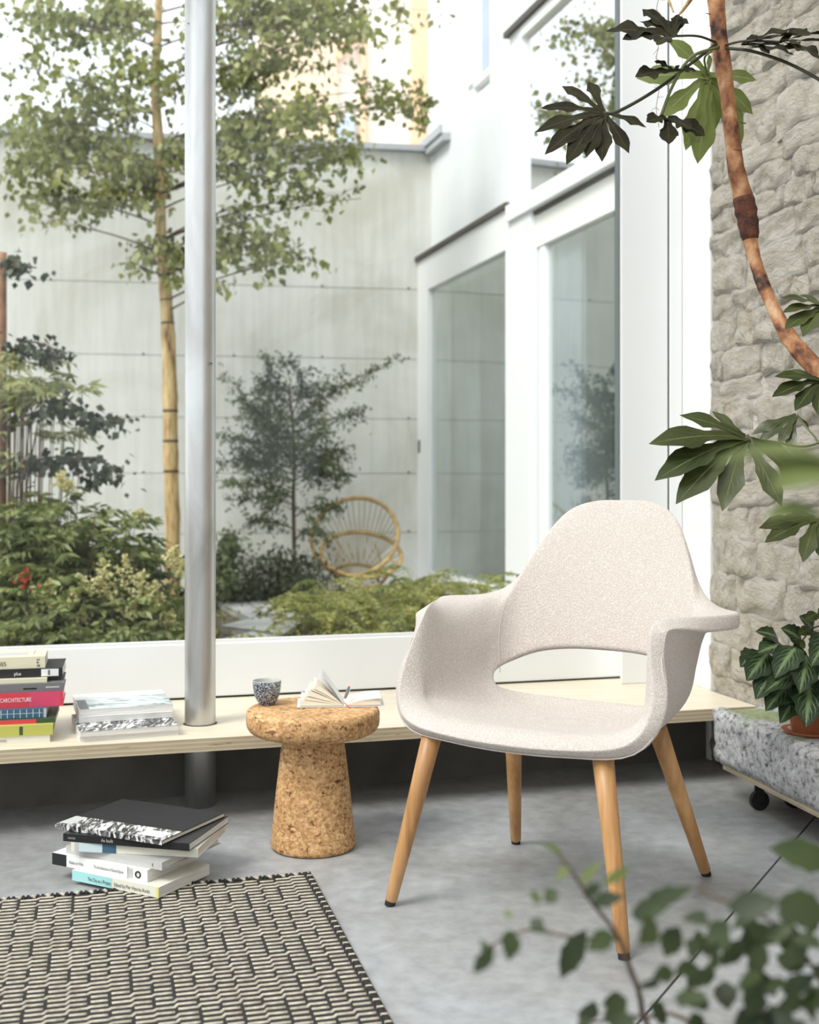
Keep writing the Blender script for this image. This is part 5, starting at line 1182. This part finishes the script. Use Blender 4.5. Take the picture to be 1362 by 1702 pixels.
s2 = thing('tall_feathery_shrub', Vector(((10-CX)/F*6.9, 6.9, GZ)), 'taller pale feathery shrub at the far left edge', 'shrub')
sprays(s2, [(40, 640, 60, 18, 6.9, .3, 34), (20, 610, 40, 14, 6.9, .3, 14), (90, 650, 40, 14, 6.9, .25, 14), (30, 670, 50, 18, 6.9, .25, 18), (60, 720, 60, 20, 6.9, .25, 8), (20, 770, 40, 50, 6.9, .25, 12)], .075, M['leaf_pale'], asp=.25)
mbx = MB(); [mbx.tube([Vector(((10-CX)/F*6.9, 6.9, GZ)), P(15+8*i, 790, 6.9), P(10+16*i, 640, 6.9)], [.008, .006, .003], 5) for i in range(5)]; mbx.build('stem', M['bark_dark'], s2)
s3 = thing('low_shrub', Vector(((130-CX)/F*6.2, 6.3, GZ)), 'low dark tangled shrub just behind the sill left of the column', 'shrub')
sprays(s3, [(60, 1000, 90, 40, 6.3, .3, 80), (180, 1010, 90, 40, 6.3, .3, 80), (270, 1020, 40, 34, 6.4, .3, 36), (40, 1055, 80, 20, 6.0, .2, 40), (160, 1060, 90, 16, 6.0, .2, 40), (270, 1055, 50, 16, 6.0, .2, 24), (250, 985, 50, 30, 6.8, .3, 24)], .06, M['leaf_shrub'], asp=.4, spread=.12)
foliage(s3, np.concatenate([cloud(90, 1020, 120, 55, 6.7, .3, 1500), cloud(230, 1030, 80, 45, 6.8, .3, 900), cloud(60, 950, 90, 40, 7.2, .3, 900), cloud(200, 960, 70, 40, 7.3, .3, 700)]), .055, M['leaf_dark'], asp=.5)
# astilbe plumes
def plume(parent, x, y, h, D, lean, mat='plume', n=130):
    a = P(x, y, D); b_ = P(x+lean, y-h, D); pts_ = []
    L_ = (b_-a).length; nb_ = 16 if n > 60 else 6
    for q_ in range(nb_):
        t_ = q_/nb_; an = q_*2.4; r_ = (1-t_)*.62*L_+.01; q = a+(b_-a)*t_
        for k_ in range(int(n/nb_)):
            u_ = rng.random(); pts_.append([q.x+math.cos(an)*r_*u_, q.y+math.sin(an)*r_*u_*.6, q.z+u_*r_*.35+rng.normal()*.004])
    return foliage(parent, np.array(pts_), .022, M[mat], name='flower_plume', asp=.8, droop=-.3)
ast = thing('astilbe', Vector(((200-CX)/F*6.2, 6.2, GZ)), 'cream plumed astilbe flowers in front of the left shrubs', 'flowers')
mbx = MB()
for (x, y, h, ln) in [(170, 975, 45, 2), (205, 985, 62, 5), (230, 1000, 50, 8), (150, 990, 34, -20), (75, 1000, 36, 12), (88, 1018, 40, -10), (112, 1010, 28, 18), (190, 1005, 40, -25), (250, 1005, 36, 10), (215, 1030, 36, 12), (245, 1028, 34, 22), (100, 815, 30, 4), (112, 820, 20, 2), (225, 870, 22, 10), (285, 940, 30, 8), (298, 960, 26, 10), (275, 1045, 30, 10), (60, 1035, 26, -8), (130, 1040, 26, 10)]:
    DD = 6.1 if y > 900 else 6.5; plume(ast, x, y, h, DD, ln); mbx.tube([P(x, y-h*.5, DD), P(x-3, y+30, DD+.05), Vector(((x-3-CX)/F*(DD+.1), DD+.1, GZ))], .0025, 4)
tag(mbx.build('stems', M['petiole'], ast), kind='stuff')
rf = thing('red_flower', Vector(((40-CX)/F*6.1, 6.1, GZ)), 'small red flower spike among the left shrubs', 'flower')
plume(rf, 42, 985, 40, 6.1, -2, 'redflower', 40); one('stem', M['petiole_dark'], lambda m_: m_.tube([P(42, 960, 6.1), P(50, 1040, 6.12), Vector(((48-CX)/F*6.12, 6.12, GZ))], .004, 5), rf)
# ---- feathery conifer against the wall ----
DC = 9.3
cf = thing('wall_conifer', Vector(((490-CX)/F*DC, DC, GZ)), 'upright small leaved dark shrub growing against the concrete wall', 'shrub')
stem = [P(491, 1005, DC), P(489, 900, DC), P(488, 820, DC), P(490, 760, DC), P(486, 700, DC), P(480, 640, DC)]; stem[0].z = GZ
arr = [np.array(v) for v in stem]; sp_ = [Vector(catmull(arr, min(i/5, len(arr)-1-1e-6), False)) for i in range((len(arr)-1)*5+1)]
mbt = MB(); mbt.tube(sp_, [.018-.0004*i for i in range(len(sp_))], 8)
BR = [((488, 760), (440, 690), (372, 622)), ((488, 700), (560, 640), (650, 600)), ((486, 690), (520, 610), (475, 600)), ((488, 720), (560, 690), (600, 682)), ((488, 740), (420, 740), (368, 720)), ((488, 790), (420, 750), (370, 770)),
      ((488, 780), (540, 740), (575, 790)), ((488, 760), (540, 740), (570, 750)), ((488, 820), (430, 790), (375, 800)), ((489, 840), (440, 820), (390, 830)), ((488, 800), (530, 770), (560, 800)), ((486, 680), (450, 640), (440, 640)), ((488, 730), (430, 690), (400, 660)),
      ((489, 860), (530, 830), (560, 840)), ((489, 880), (450, 860), (420, 865)), ((489, 900), (520, 860), (545, 890)), ((484, 670), (520, 640), (585, 640)), ((488, 780), (460, 720), (420, 690)), ((486, 710), (510, 690), (530, 660)), ((488, 830), (460, 800), (440, 850)), ((488, 750), (470, 700), (450, 660)), ((488, 770), (510, 730), (540, 710)), ((486, 660), (450, 630), (445, 600)), ((488, 800), (430, 780), (395, 745))]
pts_, drs = [], []
for a, m_, e in BR:
    dz = random.uniform(-.5, .15)
    A3, M3, E3 = P(*a, DC), P(*m_, DC+dz*.5), P(*e, DC+dz)
    path_ = [A3*(1-u_)**2+M3*2*u_*(1-u_)+E3*u_*u_ for u_ in np.linspace(0, 1, 16)]
    mbt.tube(path_, [.008-.0004*i for i in range(16)], 4, caps=False)
    for i in range(3, 16):
        dirn = np.array((path_[i]-path_[i-1]).normalized())
        thick = 1.0-.75*(i/15)
        for k in range(2):
            sd_ = rng.normal(size=3)*.6+dirn*.8; sd_[2] -= .25; sd_ /= np.linalg.norm(sd_); ln = (.08+.17*thick)*rng.uniform(.5, 1.1)
            for j in range(int(8+14*thick)):
                pts_.append(np.array(path_[i])+sd_*ln*rng.random()+rng.normal(size=3)*.008); drs.append(sd_*.6)
mbt.build('branches', M['bark_dark'], cf, smooth=True)['kind'] = 'stuff'
dense = np.concatenate([cloud(480, 740, 60, 60, DC, .25, 1900), cloud(440, 760, 50, 50, DC, .25, 1000), cloud(530, 775, 40, 22, DC, .2, 600), cloud(430, 690, 28, 30, DC, .2, 450), cloud(490, 650, 45, 14, DC, .2, 350)])
foliage(cf, np.concatenate([np.array(pts_), dense]), .034, M['leaf_yew'], asp=.4, droop=.4)
# ---- dark ground shrubs ----
for i, (cl, lab, mt, sz) in enumerate([([(470, 960, 70, 42, 9.0, .4, 2800), (420, 985, 60, 30, 8.9, .3, 1300), (520, 990, 40, 30, 8.6, .3, 800)], 'rounded dark bush below the wall shrub', 'leaf_dark', .045),
                             ([(375, 930, 26, 40, 8.9, .3, 800), (370, 970, 24, 26, 8.8, .3, 500), (385, 905, 14, 20, 8.9, .2, 200)], 'small mid green bush just right of the metal column', 'leaf_yew', .05)]):
    b_ = thing('ground_bush', Vector(((cl[0][0]-CX)/F*cl[0][4], cl[0][4], GZ)), lab, 'shrub')
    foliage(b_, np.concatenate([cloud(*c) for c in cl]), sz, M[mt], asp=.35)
    mbx = MB(); [mbx.tube([Vector(b_['org']), Vector(b_['org'])+Vector((random.uniform(-.25, .25), random.uniform(-.2, .2), random.uniform(.2, .45)))], [.006, .002], 4) for _ in range(14)]; mbx.build('stems', M['bark_dark'], b_)['kind'] = 'stuff'
# ---- ferns ----
def fern(x, y, D, R0, nf_, lab, mat='leaf_fern', hgt=1.0):
    if 570 < x < 660: hgt = 0.55
    base = P(x, y, D); base.z = GZ
    f_ = thing('fern', base, lab, 'fern', 'ferns in the garden')
    P_, Dr = [], []; mbs = MB()
    for i in range(nf_):
        a = 2*math.pi*i/nf_+rng.uniform(-.3, .3); L = R0*rng.uniform(.75, 1.2); d = np.array([math.cos(a), math.sin(a), 0]); path_ = []
        el = rng.uniform(1.1, 1.9)*hgt
        for j in range(22):
            t_ = j/21; p_ = np.array(base)+d*L*t_*(.55+.45*t_)+np.array([0, 0, el*L*(t_*1.15-.95*t_*t_)]); path_.append(Vector(p_))
            if j > 2:
                w_ = math.sin(math.pi*min(1, t_*.95+.05))*.17*L; side = np.cross(d, [0, 0, 1])
                for s_ in (-1, 1):
                    for q in range(5): P_.append(p_+side*s_*w_*q/5+np.array([0, 0, -.15*w_*q/5])); Dr.append(side*s_+d*.9)
        mbs.tube(path_, [.003]*21+[.001], 4, caps=False)
    foliage(f_, np.array(P_), .030, M[mat], name='fronds', asp=.38, dirs=np.array(Dr)); mbs.build('midribs', M['petiole'], f_)['kind'] = 'stuff'
FN = [(560, 1030, 7.6, .50, 15, 'yellow-green fern clump at the foot of the rattan chair, leftmost'), (640, 1040, 7.5, .50, 15, 'yellow-green fern clump in front of the rattan chair legs'), (700, 1020, 7.8, .48, 14, 'fern clump touching the left edge of the white armchair arm'),
      (610, 1000, 8.3, .42, 12, 'smaller fern just below the rattan chair seat'), (700, 985, 8.6, .42, 12, 'fern at the corner of the white window frame'), (780, 1010, 7.9, .45, 12, 'fern under the reflecting garden window'), (840, 1010, 7.3, .36, 12, 'fern half hidden behind the armchair back edge'),
      (870, 1030, 6.9, .32, 12, 'fern seen just left of the armchair back beside the sliding door'), (530, 1065, 7.1, .40, 12, 'low fern at the sill beside the stepping stones'), (620, 1070, 7.0, .36, 11, 'low fern at the sill below the rattan chair'), (680, 1075, 6.9, .36, 11, 'low fern at the sill nearest the armchair')]
for a in FN: fern(*a)
gcov = thing('ground_cover', Vector((-1.2, 7.5, GZ)), 'low mixed green ground cover between stepping stones and sill', 'ground cover')
pc_ = np.concatenate([np.stack([rng.uniform(-3.6, .6, 5000), rng.uniform(6.0, 9.8, 5000), GZ+rng.random(5000)**2*.10], 1)])
kk = np.array([not (-1.6 < p_[0]*8/p_[1] < -.85 and 6.9 < p_[1] < 9.6) or rng.random() < .15 for p_ in pc_])
foliage(gcov, pc_[kk], .05, M['leaf_fern'], asp=.35, droop=-.8)
gs = [o for o in scene.collection.objects if o.parent == gcov][0]
# ---- rattan chair ----
DR = 9.5
rt = thing('rattan_hoop_chair', Vector(((595-CX)/F*DR, DR, GZ)), 'round rattan hoop chair in the garden by the wall', 'chair')
def hoop(c, R0, n_, up_, ry=1.0, k=40):
    n_ = n_.normalized(); x = up_.cross(n_).normalized(); y = n_.cross(x); return [c+x*(R0*math.cos(2*math.pi*i/k))+y*(R0*ry*math.sin(2*math.pi*i/k)) for i in range(k)]
hA = hoop(P(590, 891, DR), .345, Vector((-.12, -.86, .50)), Vector((0, 0, 1)))
hB = hoop(P(601, 921, DR-.12), .315, Vector((.10, -.50, .86)), Vector((0, 0, 1)))
hA2 = hoop(P(590, 893, DR-.015), .36, Vector((-.12, -.86, .50)), Vector((0, 0, 1)))
one('back_hoop', M['rattan'], lambda m_: (m_.tube(hA, .018, 8, closed=True)), rt, smooth=True)
one('seat_hoop', M['rattan'], lambda m_: (m_.tube(hB, .018, 8, closed=True)), rt, smooth=True)
lowc = P(598, 952, DR+.02)
def arc(i): return hA[i % 40]
one('cord', M['cord'], lambda m_: [m_.tube([arc(i), (arc(i)+lowc)/2+Vector((0, .10, -.02)), lowc+Vector(((i-10)*-.022, .02, .0))], .0045, 5) for i in range(0, 21)], rt)
one('cord', M['cord'], lambda m_: [m_.tube([hB[i % 40], lowc+Vector((0, 0, -.03))+(hB[i % 40]-lowc)*.25], .0045, 5) for i in range(0, 40, 2)], rt)
lowr = hoop(lowc+Vector((0, -.02, -.02)), .20, Vector((.1, -.35, .92)), Vector((0, 0, 1)), k=30)
one('lower_ring', M['rattan'], lambda m_: m_.tube(lowr, .014, 8, closed=True), rt, smooth=True)
for i, k_ in enumerate((3, 11, 18, 26)):
    p_ = lowr[k_]; q = Vector((p_.x+(p_.x-lowc.x)*.35, p_.y+(p_.y-lowc.y)*.5, GZ-.01))
    one('leg', M['white'] if i in (1,) else M['blackmetal'], lambda m_: m_.tube([p_, q], .010, 8), rt)
one('strut', M['rattan'], lambda m_: (m_.tube([hA[36], hB[37], lowr[26]], .012, 6), m_.tube([hA[24], hB[22], lowr[18]], .012, 6)), rt, smooth=True)

for o in bpy.data.objects:
    if 'org' in o: del o['org']
